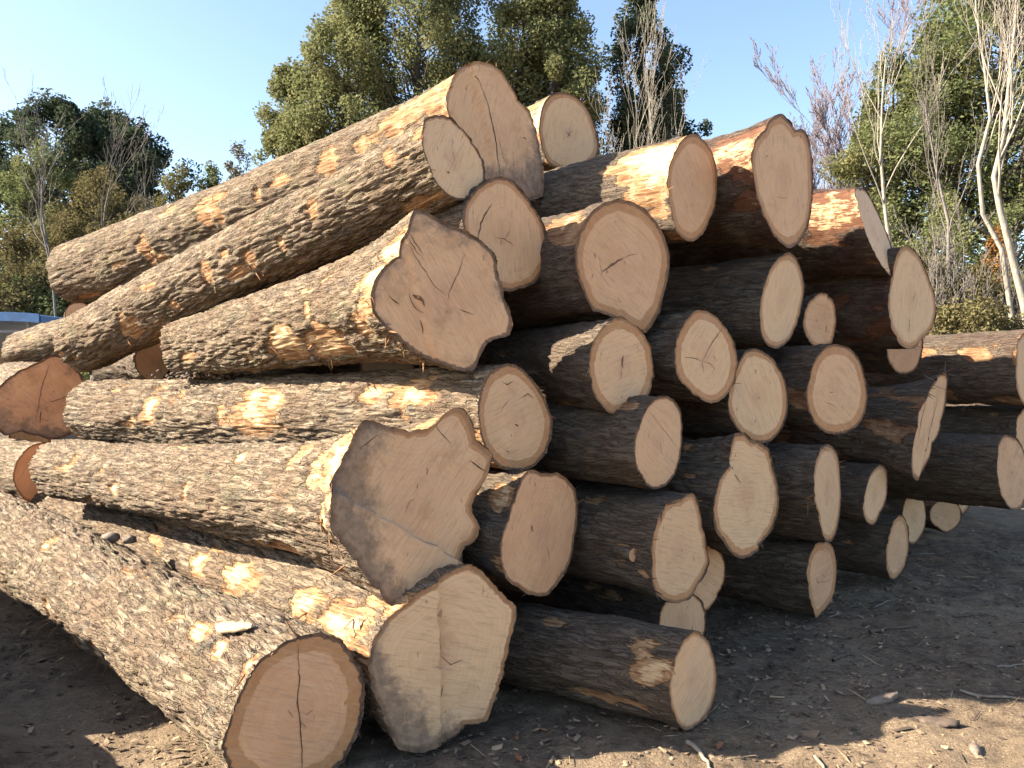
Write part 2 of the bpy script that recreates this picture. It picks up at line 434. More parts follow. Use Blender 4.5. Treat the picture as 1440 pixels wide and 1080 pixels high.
 'low_narrow': dict(o=[(1135,793),(1142,770),(1157,762),(1170,767),(1176,787),(1175,817),(1170,843),(1157,860),(1147,869),(1140,850),(1136,820)],
   d=5.1, az=-36, el=0, len=3.4, peel=.15, stain=.0, sap=.95, rest=1,
   label='log on the ground with narrow end, white heart and clear brown rim'),
 'left_butt': dict(o=[(-18,575),(-14,556),(0,542),(19,527),(39,515),(58,507),(76,498),(88,500),(103,514),(117,530),(126,556),(122,585),(112,600),(97,613),(74,619),(54,613),(29,607),(6,613),(-10,598)],
   d=6.6, az=-50, el=0, len=3.0, peel=.1, stain=1.0, rimk=.9, sdir=(-.1,-.1), sap=.2, ratio=.95, body=.85, flare=.4,
   label='grey-stained pointed butt end at the left frame edge'),
 'left_tan': dict(o=[(18,663),(27,643),(43,627),(67,621),(88,626),(99,645),(101,670),(92,692),(75,704),(50,707),(33,703),(22,687)],
   d=6.2, az=-35, el=0, len=3.0, peel=.1, moss=.1, stain=.0, sap=.2,
   label='log with smooth tan round end at the left edge below the stained butt'),
 'left_small': dict(o=[(91,445),(94,433),(102,426),(112,424),(122,428),(128,440),(127,455),(119,466),(106,468),(96,460)],
   d=8.0, az=-60, el=2, len=2.4, peel=.1, stain=.1, sap=.3,
   label='tiny round log end behind the left end of the long leaning log'),
 'left_behind': dict(o=[(290,398),(296,380),(306,372),(318,374),(328,390),(330,410),(322,428),(308,432),(296,420)],
   d=6.9, far=(33,500,8.2), rf=.19, peel=.25, moss=.2, stain=.1, sap=.3,
   label='slender log sticking out left behind the long leaning log'),
 'gap_end': dict(o=[(190,512),(192,492),(204,478),(220,476),(234,488),(240,508),(234,528),(218,538),(202,532)],
   d=6.1, az=-55, el=0, len=2.6, peel=.2, stain=.2, sap=.2,
   label='shadowed log end in the gap above the spotted log, far left'),
 'inner_a': dict(o=[(585, 505), (581, 529), (570, 548), (554, 556), (536, 556), (520, 548), (509, 529), (505, 505), (509, 483), (520, 464), (536, 451), (554, 451), (570, 464), (581, 483)],
   d=5.0, az=-38, el=0, len=3.6, peel=.1, sap=.5,
   label='log buried in the heart of the pile behind the cracked butt'),
 'inner_b': dict(o=[(511, 600), (507, 625), (496, 644), (479, 652), (461, 652), (444, 644), (433, 625), (429, 600), (433, 577), (444, 558), (461, 545), (479, 545), (496, 558), (507, 577)],
   d=5.1, az=-38, el=0, len=3.6, peel=.1, sap=.5,
   label='log buried behind the spotted log and the ragged butt'),
 'inner_c': dict(o=[(803, 330), (800, 350), (791, 365), (777, 372), (763, 372), (749, 365), (740, 350), (737, 330), (740, 311), (749, 296), (763, 285), (777, 285), (791, 296), (800, 311)],
   d=6.3, az=-44, el=0, len=3.0, peel=.1, sap=.5,
   label='log buried deep behind the teardrop end'),
 'inner_d': dict(o=[(1037, 570), (1033, 592), (1023, 609), (1008, 616), (992, 616), (977, 609), (967, 592), (963, 570), (967, 550), (977, 533), (992, 521), (1008, 521), (1023, 533), (1033, 550)],
   d=6.2, az=-46, el=0, len=3.0, peel=.1, sap=.5,
   label='log buried deep behind the tan-rimmed end'),
 'inner_e': dict(o=[(936, 450), (933, 472), (923, 489), (908, 496), (892, 496), (877, 489), (867, 472), (864, 450), (867, 430), (877, 413), (892, 401), (908, 401), (923, 413), (933, 430)],
   d=6.0, az=-46, el=0, len=3.0, peel=.1, sap=.5,
   label='log buried deep behind the wavy-rimmed end'),
 'inner_f': dict(o=[(72, 612), (69, 630), (60, 643), (49, 649), (35, 649), (24, 643), (15, 630), (12, 612), (15, 596), (24, 582), (35, 572), (49, 572), (60, 582), (69, 596)],
   d=7.4, az=-45, el=0, len=3.0, peel=.1, sap=.5,
   label='log hidden in the left heap between the stained butt and tan end'),
 'inner_g': dict(o=[(1156, 640), (1152, 661), (1142, 678), (1128, 685), (1112, 685), (1098, 678), (1088, 661), (1084, 640), (1088, 620), (1098, 603), (1112, 592), (1128, 592), (1142, 603), (1152, 620)],
   d=6.6, az=-44, el=0, len=3.0, peel=.1, sap=.5,
   label='log hidden low in the pile behind the narrow upright end'),
 'inner_h': dict(o=[(1369, 690), (1366, 708), (1358, 721), (1347, 727), (1333, 727), (1322, 721), (1314, 708), (1311, 690), (1314, 674), (1322, 660), (1333, 651), (1347, 651), (1358, 660), (1366, 674)],  # filler log added at the back to keep sun off the far ground
   d=8.6, az=-42, el=0, len=3.4, peel=.1, sap=.5,
   label='log lying behind the farthest round end, in shade'),
 'inner_i': dict(o=[(1320, 590), (1317, 608), (1309, 622), (1297, 628), (1283, 628), (1271, 622), (1263, 608), (1260, 590), (1263, 573), (1271, 559), (1283, 549), (1297, 549), (1309, 559), (1317, 573)],  # second filler added at the back, blocking sun on the far ground
   d=8.3, az=-42, el=0, len=3.4, peel=.1, sap=.5,
   label='log hidden behind the thick torn-ended log'),
 'inner_j': dict(o=[(689, 408), (685, 431), (674, 449), (659, 459), (641, 459), (626, 449), (615, 431), (611, 408), (615, 385), (626, 367), (641, 357), (659, 357), (674, 367), (685, 385)],  # unseen log added to stop sun slipping through onto the wavy-rimmed log
   d=4.3, az=-42, el=0, len=2.2, peel=.1, sap=.5,
   label='thin log buried between the cracked butt and the log behind it'),
 'inner_k': dict(o=[(1430, 570), (1427, 587), (1419, 601), (1407, 609), (1393, 609), (1381, 601), (1373, 587), (1370, 570), (1373, 553), (1381, 539), (1393, 531), (1407, 531), (1419, 539), (1427, 553)],
   d=8.4, az=-48, el=0, len=3.0, peel=.1, sap=.5,
   label='log hidden behind the stack at the right frame edge'),
 'inner_l': dict(o=[(1145, 490), (1143, 505), (1136, 517), (1126, 523), (1114, 523), (1104, 517), (1097, 505), (1095, 490), (1097, 475), (1104, 463), (1114, 457), (1126, 457), (1136, 463), (1143, 475)],
   d=6.6, az=-46, el=0, len=2.6, peel=.1, sap=.5,
   label='log buried deep behind the slim oval end'),
}
# ---------------------------------------------------------------- materials
def bark_material():
    g = NT('bark')
    v, rnd = g.coord()
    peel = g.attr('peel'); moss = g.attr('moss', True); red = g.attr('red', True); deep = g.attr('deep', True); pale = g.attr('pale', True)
    vs_ = g.vec_scale(v, (1, 6.2, 6.2))
    nb = g.noise(vs_, 6.5, 6, .6, .3)                      # plates along the trunk
    nf = g.noise(g.vec_scale(v, (1, 5, 5)), 19, 5, .62)
    nl = g.noise(v, 3.2, 4, .6)
    nm = g.noise(v, 11, 4, .6)
    base = g.mix(g.ramp(nb, .32, .68), (.080, .054, .036), (.225, .165, .108))
    base = g.mix(g.math('MULTIPLY', g.ramp(g.noise(g.vec_scale(v, (1, 6, 6)), 7, 5, .6, .35), .48, .64), pale), base, (.325, .258, .178))
    base = g.mix(g.math('MULTIPLY', g.ramp(nl, .42, .66), .55), base, (.15, .095, .058))
    base = g.mix(g.math('MULTIPLY', g.ramp(nm, .55, .7), .45), base, (.10, .098, .092))
    base = g.mix(g.math('MULTIPLY', g.ramp(g.noise(v, 5.5, 4, .7), .52, .68), moss), base, (.125, .120, .045))
    base = g.mix(g.math('MULTIPLY', g.ramp(g.noise(v, 4.1, 4, .65), .40, .62), red), base, (.085, .034, .022))
    base = g.mix(deep, base, (.042, .036, .032))  # shade put into the bark colour of logs that lie out of the sun
    # where bark is torn off: fibrous orange inner bark, then pale sapwood
    fib = g.noise(g.vec_scale(v, (1, 9, 9)), 8, 5, .7, .6)
    pe = g.math('ADD', g.math('ADD', peel, g.math('MULTIPLY', g.math('SUBTRACT', nf, .5), .6)), g.math('MULTIPLY', g.math('SUBTRACT', fib, .5), .8))
    inner = g.mix(g.ramp(fib, .35, .65), (.15, .065, .030), (.40, .235, .115))
    inner = g.mix(g.math('MULTIPLY', g.ramp(nm, .5, .62), .5), inner, (.47, .31, .17))
    inner = g.mix(g.math('MULTIPLY', red, .9), inner, (.085, .032, .020))
    wood = g.mix(g.ramp(fib, .3, .7), (.43, .275, .135), (.60, .43, .26))
    wood = g.mix(g.math('MULTIPLY', red, .45), wood, (.46, .24, .105))
    torn = g.mix(g.ramp(g.math('ADD', pe, g.math('MULTIPLY', g.math('SUBTRACT', nm, .5), .9)), .74, .98), inner, wood)
    col = g.mix(g.ramp(pe, .20, .27), base, torn)
    h = g.math('ADD', g.math('MULTIPLY', nb, 1.0), g.math('MULTIPLY', nf, .55))
    rid = g.math('ABSOLUTE', g.math('SUBTRACT', g.noise(g.vec_scale(v, (1, 5.5, 5.5)), 8.5, 3, .5, .5), .5))
    h = g.math('ADD', h, g.math('MULTIPLY', g.ramp(rid, 0.0, .07), .8))
    h2 = g.math('MULTIPLY', fib, .9)
    hm = g.n('Mix', data_type='FLOAT'); g.put(hm.inputs[0], g.ramp(pe, .2, .35)); g.put(hm.inputs[2], h); g.put(hm.inputs[3], h2)
    return g.finish(col, .9, hm.outputs[0], .012, 1.0, .2)

def cut_material():
    g = NT('sawn_wood')
    v, rnd = g.coord()
    rr = g.attr('rr'); stain = g.attr('stain', True); sap = g.attr('sap', True); tone = g.attr('tone', True)
    n1 = g.noise(v, 4.5, 4, .6); n2 = g.noise(v, 26, 4, .6)
    rw = g.math('ADD', rr, g.math('MULTIPLY', g.math('SUBTRACT', n1, .5), .16))
    rings = g.math('SINE', g.math('MULTIPLY', rw, 95.0))
    rings2 = g.math('SINE', g.math('MULTIPLY', rw, 31.0))
    rot = g.n('VectorRotate', rotation_type='X_AXIS'); g.put(rot.inputs['Vector'], v); g.put(rot.inputs['Angle'], g.math('MULTIPLY', rnd, 40.0))
    saw = g.noise(g.vec_scale(rot.outputs[0], (1, 1.1, 15)), 7, 5, .68, .25)
    heart = g.mix(g.ramp(n1, .3, .7), (.58, .302, .152), (.68, .382, .200))
    heart = g.mix(tone, heart, (.71, .465, .255))
    heart = g.mix(g.math('MULTIPLY', g.ramp(rw, .45, .05), .35), heart, (.52, .27, .155))
    # sapwood band
    wid = g.math('SUBTRACT', .97, g.math('MULTIPLY', sap, .20))
    sb = g.ramp(rw, g.math('SUBTRACT', wid, .012), g.math('ADD', wid, .012))
    sapc = g.mix(g.ramp(n2, .3, .7), (.40, .175, .062), (.48, .24, .098))
    col = g.mix(g.math('MULTIPLY', sb, .85), heart, sapc)
    col = g.mix(g.math('MULTIPLY', g.ramp(rings, .2, 1.0), .10), col, (.34, .20, .12))
    col = g.mix(g.math('MULTIPLY', g.ramp(rings2, .6, 1.0), .10), col, (.38, .22, .14))
    col = g.mix(g.math('MULTIPLY', g.ramp(saw, .50, .68), .48), col, (.36, .235, .15))
    col = g.mix(g.math('MULTIPLY', g.ramp(saw, .48, .28), .30), col, (.70, .50, .345))
    blot = g.ramp(g.noise(v, 7.5, 5, .7, .8), .56, .72)
    col = g.mix(g.math('MULTIPLY', blot, .28), col, (.40, .225, .13))
    grey = g.ramp(g.noise(v, 2.4, 5, .7), .5, .72)
    col = g.mix(g.math('MULTIPLY', grey, g.math('MULTIPLY', tone, .3)), col, (.44, .34, .26))
    # pith spot and small flecks
    pth = g.ramp(g.math('ADD', rr, g.math('MULTIPLY', n1, .35)), .25, .08)
    col = g.mix(g.math('MULTIPLY', pth, g.math('MULTIPLY', rnd, .45)), col, (.27, .12, .09))
    fl = g.ramp(g.noise(g.vec_scale(v, (1, 1, .45)), 30, 2, .5), .70, .76)
    col = g.mix(g.math('MULTIPLY', fl, .55), col, (.17, .085, .05))
    # weather and mud stains with blotchy outlines
    ns = g.math('ADD', g.noise(v, 3.6, 7, .76, .3), g.math('MULTIPLY', g.math('POWER', rr, 4.0), .20))
    ns = g.math('ADD', ns, g.attr('side'))
    lo = g.math('SUBTRACT', .86, g.math('MULTIPLY', stain, .33))
    st = g.ramp(ns, lo, g.math('ADD', lo, .22))
    st = g.math('MULTIPLY', st, g.ramp(stain, 0.0, .1))
    stc = g.mix(g.ramp(n2, .35, .65), (.095, .072, .058), (.24, .17, .12))
    col = g.mix(g.math('MULTIPLY', st, .78), col, stc)
    warm = g.ramp(g.noise(v, 6, 5, .65), .52, .70)
    col = g.mix(g.math('MULTIPLY', warm, g.math('MULTIPLY', stain, .55)), col, (.36, .20, .09))
    # bark rim
    rim = g.ramp(g.math('ADD', rr, g.math('MULTIPLY', g.math('SUBTRACT', n2, .5), .10)), .93, .955)
    rimc = g.mix(g.ramp(n2, .35, .65), (.05, .034, .026), (.17, .095, .055))
    col = g.mix(g.math('MULTIPLY', rim, g.attr('rim', True)), col, rimc)
    h = g.math('ADD', g.math('MULTIPLY', saw, .7), g.math('MULTIPLY', n2, .5))
    return g.finish(col, .75, h, .004, .8, .3)

def plain(name, c1, c2, scale=20, rough=.85, stretch=(1, 1, 1), dist=.004):
    g = NT(name)
    v, r = g.coord()
    n = g.noise(g.vec_scale(v, stretch), scale, 4, .65)
    return g.finish(g.mix(g.ramp(n, .3, .7), c1, c2), rough, n, dist, .8, .25)

M_BARK, M_CUT = bark_material(), cut_material()
M_CRACK = plain('dark_crack', (.03, .018, .012), (.09, .05, .032), 60)
M_CRACKW = plain('brown_crack', (.13, .062, .038), (.24, .125, .08), 60)
M_STRIP = plain('torn_bark_fibre', (.20, .085, .035), (.42, .24, .12), 30, .9, (1, 6, 6))
M_STRIPD = plain('grey_bark_fibre', (.07, .052, .042), (.17, .13, .10), 30, .9, (1, 6, 6))
M_CHIP = plain('fresh_chip', (.40, .28, .16), (.52, .385, .23), 25, .8, (1, 6, 6))

HI = {'top_big', 'top_lean', 'fan_butt', 'spotted', 'ragged_butt', 'bottom_butt', 'front'}
LIT = HI | {'left_tan', 'left_behind', 'left_butt', 'neighbour'}  # sunlit logs; the others get darker bark as painted shade
# dark checks on the sawn ends: (width mm, brown?, points)
CRACKS = {
 'front': [(6, 0, [(419,905),(420,960),(417,985),(421,1010),(424,1060),(425,1098)]), (4, 1, [(404,997),(412,1009)]), (4, 1, [(421,1012),(430,1024)]), (3, 1, [(428,1006),(440,997)])],
 'top_big': [(7, 0, [(664,108),(680,150),(689,190),(694,225),(697,262)]), (3, 1, [(693,192),(703,228),(706,240)]), (9, 0, [(729,195),(734,198)])],
 'teardrop': [(17, 1, [(847,383),(854,377),(864,370),(876,363)]), (3, 0, [(876,363),(886,359),(896,357)]), (3, 1, [(842,360),(846,388),(856,404)]), (3, 1, [(868,418),(873,426)])],
 'top_lean': [(4, 1, [(634,210),(639,220),(638,230)]), (9, 0, [(628,242),(632,244)])],
 'fan_butt': [(5, 0, [(571,330),(590,360)]), (5, 0, [(569,336),(586,362)]), (4, 0, [(568,344),(590,378),(606,403),(622,416)]), (4, 0, [(649,358),(640,385),(627,410),(624,425)]), (7, 0, [(546,416),(556,424),(562,428)]), (24, 1, [(580,414),(590,424),(592,432)]), (6, 0, [(574,412),(580,428),(592,441)]), (5, 0, [(640,436),(660,443)]), (6, 0, [(590,450),(594,470)])],
 'cracked': [(5, 0, [(962,502),(975,503),(987,508)]), (5, 0, [(987,508),(1002,480),(1015,460)]), (4, 0, [(987,508),(990,526)]), (3, 0, [(987,508),(1000,512),(1006,522)])],
 'ringed': [(6, 0, [(1166,551),(1172,552)]), (4, 1, [(1160,565),(1176,572)])],
 'tan_oval': [(4, 0, [(1063,562),(1067,558),(1069,563)]), (4, 1, [(1081,537),(1083,540)])],
 'far_oval': [(5, 1, [(1283,425),(1285,418),(1289,411)]), (9, 1, [(1278,448),(1279,456),(1277,466)])],
 'slant': [(7, 1, [(1232,330),(1236,340)]), (6, 1, [(1218,293),(1220,300)])],
 'upper_mid': [(6, 1, [(972,256),(974,262)]), (5, 1, [(964,288),(966,292)])],
 'notched': [(5, 0, [(1121,277),(1122,287)]), (3, 1, [(1088,276),(1100,279),(1108,277)]), (6, 1, [(1076,222),(1080,218)])],
 'tuck': [(9, 0, [(691,287),(684,298),(677,312),(673,330),(672,342)]), (4, 0, [(697,334),(709,336),(722,345)]), (4, 0, [(709,336),(717,324)])],
 'spotted': [(5, 0, [(704,536),(712,541),(722,536)]), (6, 0, [(733,560),(742,553),(750,560)]), (4, 1, [(703,580),(708,570),(716,562)]), (8, 0, [(724,596),(728,600)]), (8, 0, [(711,634),(714,636)])],
 'leaf_end': [(2.5, 1, [(911,577),(930,600),(957,635)]), (4, 0, [(928,622),(930,640)]), (3, 1, [(910,618),(912,606)])],
 'chin': [(10, 1, [(747,738),(749,748)]), (4, 0, [(768,766),(770,775),(772,790)])],
 'wavy_rim': [(16, 1, [(876,500),(874,510),(876,518)]), (5, 1, [(874,518),(872,534)])],
 'slim_mid': [(6, 0, [(1163,678),(1162,694)]), (4, 1, [(1162,700),(1164,712)])],
 'low_narrow': [(4, 1, [(1153,806),(1160,812)]), (3, 1, [(1148,820),(1168,816)])],
 'crest': [(5, 1, [(794,184),(804,192)]), (5, 1, [(806,182),(796,194)]), (4, 1, [(800,180),(800,196)])],
 'stubby': [(7, 0, [(957,773),(959,775)]), (4, 1, [(974,780),(976,790)]), (8, 0, [(914,826),(922,832),(932,836)]), (6, 0, [(936,848),(950,846)])],
 'cleft': [(6, 0, [(1025,648),(1037,668),(1046,680)]), (6, 0, [(1016,754),(1018,758)])],
 'ragged_butt': [(5, 0, [(620,598),(630,612),(642,624)]), (7, 0, [(668,648),(690,664)]), (4, 1, [(578,722),(582,706),(592,702)]), (4, 1, [(594,680),(595,688)]), (5, 0, [(512,632),(540,610)]), (4, 1, [(590,755),(620,768),(650,790)])],
 'bottom_butt': [(5, 0, [(626,984),(629,966)]), (4, 1, [(612,936),(622,941)]), (6, 1, [(620,862),(621,892),(619,918)]), (5, 1, [(620,920),(640,937),(660,930)])],
 'torn': [(10, 1, [(1319,552),(1312,590),(1300,640)]), (7, 1, [(1330,560),(1320,600),(1312,630)]), (8, 0, [(1302,560),(1290,620)])],
 'splinter': [(16, 0, [(1165,420),(1163,450),(1161,484)])],
 'left_butt': [(7, 0, [(64,566),(84,562),(96,556)]), (9, 1, [(70,512),(60,540),(50,590)]), (8, 0, [(57,578),(56,596)]), (7, 0, [(74,550),(77,551)])],
 'edge_low': [(8, 0, [(1422,663),(1424,665)]), (5, 1, [(1428,662),(1430,668)])],
}
# steps across a sawn end: (from, to, height) - what lies right of the line is set back
STEPS = {
 'cleft': [((1025,640), (1070,778), .02)],
 'top_big': [((664,108), (697,262), -.03)],
 'ragged_butt': [((585,752), (655,792), .035)],
 'bottom_butt': [((619,850), (621,925), .03)],
 'torn': [((1319,540), (1300,650), .05)],
 'splinter': [((1165,418), (1160,486), .05)],
 'fan_butt': [((568,344), (592,441), -.02)],
}
PALE = {'spotted': .85, 'top_lean': .6, 'top_big': .5, 'ragged_butt': .6, 'front': .75, 'fan_butt': .45, 'bottom_butt': .5, 'left_behind': .8, 'left_tan': 1.0}
GROUP = 'felled logs stacked in the pile'
LOGOBJ = {}

def ribbon(pts, width, rng):
    """jagged tapering strip through 3-D points lying on a plane (local yz, x out of the end)"""
    P = np.array(pts, float)
    seg = np.linalg.norm(np.diff(P, axis=0), axis=1); t = np.concatenate([[0], np.cumsum(seg)])
    k = max(4, int(t[-1] / .018))
    tt = np.linspace(0, t[-1], k)
    Q = np.stack([np.interp(tt, t, P[:, i]) for i in range(3)], 1)
    T = np.gradient(Q, axis=0); T /= np.linalg.norm(T, axis=1)[:, None] + 1e-9
    N = np.cross(T, [1, 0, 0]); N /= np.linalg.norm(N, axis=1)[:, None] + 1e-9
    Q = Q + N * rng.normal(0, .0016, k)[:, None]
    w = width / 2 * (np.sin(np.linspace(.10, math.pi - .10, k)) ** .7) * rng.uniform(.6, 1.15, k)
    V = np.concatenate([Q - N * w[:, None], Q + N * w[:, None]])
    i = np.arange(k - 1)
    return V, np.stack([i, i + 1, k + i + 1, k + i], 1)

def build_log(key, L, seed):
    S = solve_log(L)
    rng = np.random.RandomState(seed)
    hi = key in HI
    ln = S['len']
    N = 220 if hi else (104 if key in LIT else 84)
    Mn = int(ln / (.0165 if hi else .046)) + 2
    th = np.linspace(0, 2 * math.pi, N, endpoint=False)
    s = np.linspace(0, 1, Mn)
    w = s * ln
    TH, W = np.meshgrid(th, w); SS = W / ln
    rm = S['rm']
    lobe = S['R0'](th) / rm - 1
    k = np.exp(-W / (L.get('flare', .7) * 1.25))
    low = perlin(np.cos(TH) * 1.1 + 5, np.sin(TH) * 1.1, W * .55, seed) * .16
    R = girth(S, L, SS) * (1 + lobe[None] * k + low * (1 - k))
    # bark relief: plates parted by furrows that run along the trunk
    cx, cy = np.cos(TH) * rm, np.sin(TH) * rm
    fsc = rng.uniform(.8, 1.2)
    wx = perlin(cx * 6, cy * 6, W * 3, seed + 3) * .035
    f1 = perlin((cx + wx) * 26 * fsc, (cy + wx) * 26 * fsc, W * 5.4 * fsc, seed + 5)
    f2 = perlin((cx - wx) * 44, (cy + wx) * 44, W * 8.5, seed + 7)
    f3 = perlin((cx + wx) * 12, (cy + wx) * 12, W * 22, seed + 8)
    fur = np.exp(-(f1 / .12) ** 2) + .55 * np.exp(-(f2 / .12) ** 2) + .2 * np.exp(-(f3 / .07) ** 2)
    lump = fbm(cx * 5, cy * 5, W * 2.2, seed + 9, 2)
    amp = L.get('amp', rng.uniform(.6, .95))
    bark = amp * (-.016 * np.minimum(fur, 1.3) + .008 * f2) + .014 * lump
    # torn-off patches
    m = fbm(cx * 4.5 + 9, cy * 4.5, W * 2.4, seed + 11, 3) + .35 * np.exp(-W / .25) * (1 if L.get('peel', 0) > .2 else 0)
    pf = L.get('peel', .1)
    thr = np.quantile(m, 1 - min(.97, pf * ((.22 if hi else .4) if pf < .6 else 1.0)))
    P = np.clip((m - thr) / .34, 0, L.get('pcap', .6))
    # base world points (to anchor surveyed patches)
    def local(Rv):
        y, z = np.cos(TH) * Rv, np.sin(TH) * Rv
        fade = np.clip(1 - W / .8, 0, 1) ** 2
        x = -W + (S['slope'][0] * y + S['slope'][1] * z) * fade
        return np.stack([x, y, z], -1)
    A = np.stack([S['a'], S['u'], S['v']], 1)
    base = local(R)
    if L.get('peels'):
        wp = base.reshape(-1, 3) @ A.T + S['C']
        X, Y, Z = pix(wp)
        edge = fbm(cx * 11, cy * 11, W * 7, seed + 13, 3)
        for (px_, py_, size, asp) in L['peels']:
            dd = np.hypot(X - px_, Y - py_)
            c = np.where(dd < dd.min() + 6)[0]
            q = base.reshape(-1, 3)[c[Z[c].argmin()]]
            dv = base - q
            e = np.sqrt((dv[..., 0] / (size * asp)) ** 2 + ((dv[..., 1] ** 2 + dv[..., 2] ** 2) / size ** 2)) + edge * .55
            P = np.maximum(P, np.clip((1.12 - e) / .75, 0, L.get('xcap', 1)))
    Pm = np.clip(P * 4, 0, 1)
    fibre = perlin(cx * 70, cy * 70, W * 9, seed + 17)
    disp = bark * (1 - Pm) + Pm * (-.016 + .010 * fibre + .010 * lump)
    disp = disp * np.clip(.35 + W / .04, 0, 1) + 0.0
    Rd = R + disp
    V = local(Rd)
    V[0, :, 0] += perlin(cx[0] * 20, cy[0] * 20, W[0] + 2, seed + 19) * .010 + .004
    V[..., 1] += (np.sin(SS * 2.1 + seed) - math.sin(seed)) * .02 * SS
    V[..., 2] += (np.sin(SS * 2.6 + seed * 2) - math.sin(seed * 2)) * .02 * SS
    def relief(y, z):
        x = S['slope'][0] * y + S['slope'][1] * z
        x = x + .006 * perlin(y * 5 + 3, z * 5, y * 0 + seed, seed) + .0025 * perlin(y * 22, z * 22, y * 0, seed + 1)
        for p1, p2, h in STEPS.get(key, []):
            e1, e2 = [on_face(*p) for p in (p1, p2)]
            dv = np.array([e2[1] - e1[1], e2[2] - e1[2]]); dv /= np.linalg.norm(dv)
            side = (y - e1[1]) * dv[1] - (z - e1[2]) * dv[0]
            side = side + .012 * perlin(y * 14, z * 14, y * 0 + 7, seed + 4)
            sgn = SIDE
            x = x - h * np.clip(side * sgn / .012 + .5, 0, 1)
        return x
    def on_face(px_, py_):
        r = ray(px_, py_)
        p = EYE + r * ((S['C'] - EYE) @ S['n']) / (r @ S['n'])
        return A.T @ (p - S['C'])
    SIDE = -1.0
    mouth = relief(np.cos(th) * Rd[0], np.sin(th) * Rd[0]) - (S['slope'][0] * np.cos(th) + S['slope'][1] * np.sin(th)) * Rd[0]
    kk = np.hanning(11); kk /= kk.sum()
    mouth = np.convolve(np.concatenate([mouth[-5:], mouth, mouth[:5]]), kk, 'valid')
    V[..., 0] += mouth[None] * np.clip(1 - W / .22, 0, 1) ** 1.5
    # frame of the thing: at the middle of its underside, x along the trunk
    rmid = float(girth(S, L, np.array([.5]))[0])
    origin_l = np.array([-ln / 2, 0, -rmid])
    loc = S['C'] + A @ origin_l
    M4 = Matrix([[*A[0], loc[0]], [*A[1], loc[1]], [*A[2], loc[2]], [0, 0, 0, 1]])
    root = thing('log', None, L['label'], 'log', GROUP, M4)
    Vl = V.reshape(-1, 3) - origin_l
    q = grid_quads(Mn, N)[:, ::-1]
    me = mk_mesh('bark', Vl, q, None, True, {'peel': P.ravel()}, M_BARK)
    link('bark', me, root, moss=L.get('moss', .06) * .8, red=L.get('red', 0.0), pale=PALE.get(key, .3), deep=0.0 if key in LIT else .45)  # bark off the LIT list is darkened, standing in for shade
    # the sawn end
    fine = key in STEPS
    rings = 44 if fine else 16
    rk = (np.arange(1, rings + 1) / rings) ** .9
    rim = Rd[0]
    Y = np.cos(th)[None] * rim[None] * rk[:, None]; Z = np.sin(th)[None] * rim[None] * rk[:, None]
    Fv = np.stack([relief(Y, Z), Y, Z], -1).reshape(-1, 3)
    cen = np.array([[float(relief(np.zeros(1), np.zeros(1))[0]), 0, 0]])
    Fv = np.concatenate([cen, Fv]) - origin_l
    fq = grid_quads(rings, N, True, 1)[:, ::-1]
    tri = np.stack([np.zeros(N, int), 1 + np.arange(N), 1 + (np.arange(N) + 1) % N], 1)
    rr = np.concatenate([[0], np.repeat(rk, N)])
    tone = rng.uniform(0, 1)
    fme = mk_mesh('cut_face', Fv, fq, tri, True, {'rr': rr, 'side': np.concatenate([[0], ((Y * L.get('sdir', (0, 0))[0] + Z * L.get('sdir', (0, 0))[1]) / rm).ravel()])}, M_CUT)
    fo = link('cut_face', fme, root, stain=min(1.0, L.get('stain', 0.0) + rng.uniform(.06, .2)), sap=L.get('sap', .5), tone=float(tone), rim=float(L.get('rimk', rng.uniform(.45, 1.0))))
    # far end
    Ev = V[-1] - origin_l
    Ev = np.concatenate([Ev.mean(0)[None] + [[-.004, 0, 0]], Ev])
    eme = mk_mesh('cut_face', Ev, None, tri[:, ::-1], False, {'rr': np.concatenate([[0], np.ones(N) * .94])}, M_CUT)
    link('cut_face', eme, root, stain=.3, sap=.5, tone=.5, rim=1.0)
    for wd, brown, pts in CRACKS.get(key, []):
        P3 = []
        for p in pts:
            e = on_face(*p)
            x = float(relief(np.array([e[1]]), np.array([e[2]]))[0]) + .0035
            P3.append([x, e[1], e[2]])
        Vc, Qc = ribbon(P3, wd / 1000 * .75, rng)
        for i in range(len(Vc)):
            Vc[i, 0] = float(relief(Vc[i:i + 1, 1], Vc[i:i + 1, 2])[0]) + .0032
        link('crack', mk_mesh('crack', Vc - origin_l, Qc, None, False, None, M_CRACKW if brown else M_CRACK), fo)
    LOGOBJ[key] = dict(root=root, S=S, L=L, V=V, A=A, o=origin_l, seed=seed)
    return root

def strip_mesh(ln, wd, curl, rng):
    k = 7
    t = np.linspace(0, 1, k)
    x = t * ln; z = curl * ln * t ** 2 + rng.normal(0, .006, k) * t; y = np.cumsum(rng.normal(0, .006, k))
    w = wd / 2 * (1 - t) ** .55 * rng.uniform(.7, 1.2, k)
    V = []
    for i in range(k):
        for sy, sz in ((-1, 0), (0, .35), (1, 0), (0, -.35)):
            V.append([x[i], y[i] + sy * w[i], z[i] + sz * w[i]])
    return np.array(V), grid_quads(k, 4), None

STRIPS = []
_r = np.random.RandomState(5)
for i in range(8):
    for mt in (M_STRIP, M_STRIPD):
        v_, q_, _ = strip_mesh(1.0, _r.uniform(.09, .2), _r.uniform(-.35, .35), _r)
        STRIPS.append(mk_mesh('bark_strip', v_, q_, None, True, None, mt))

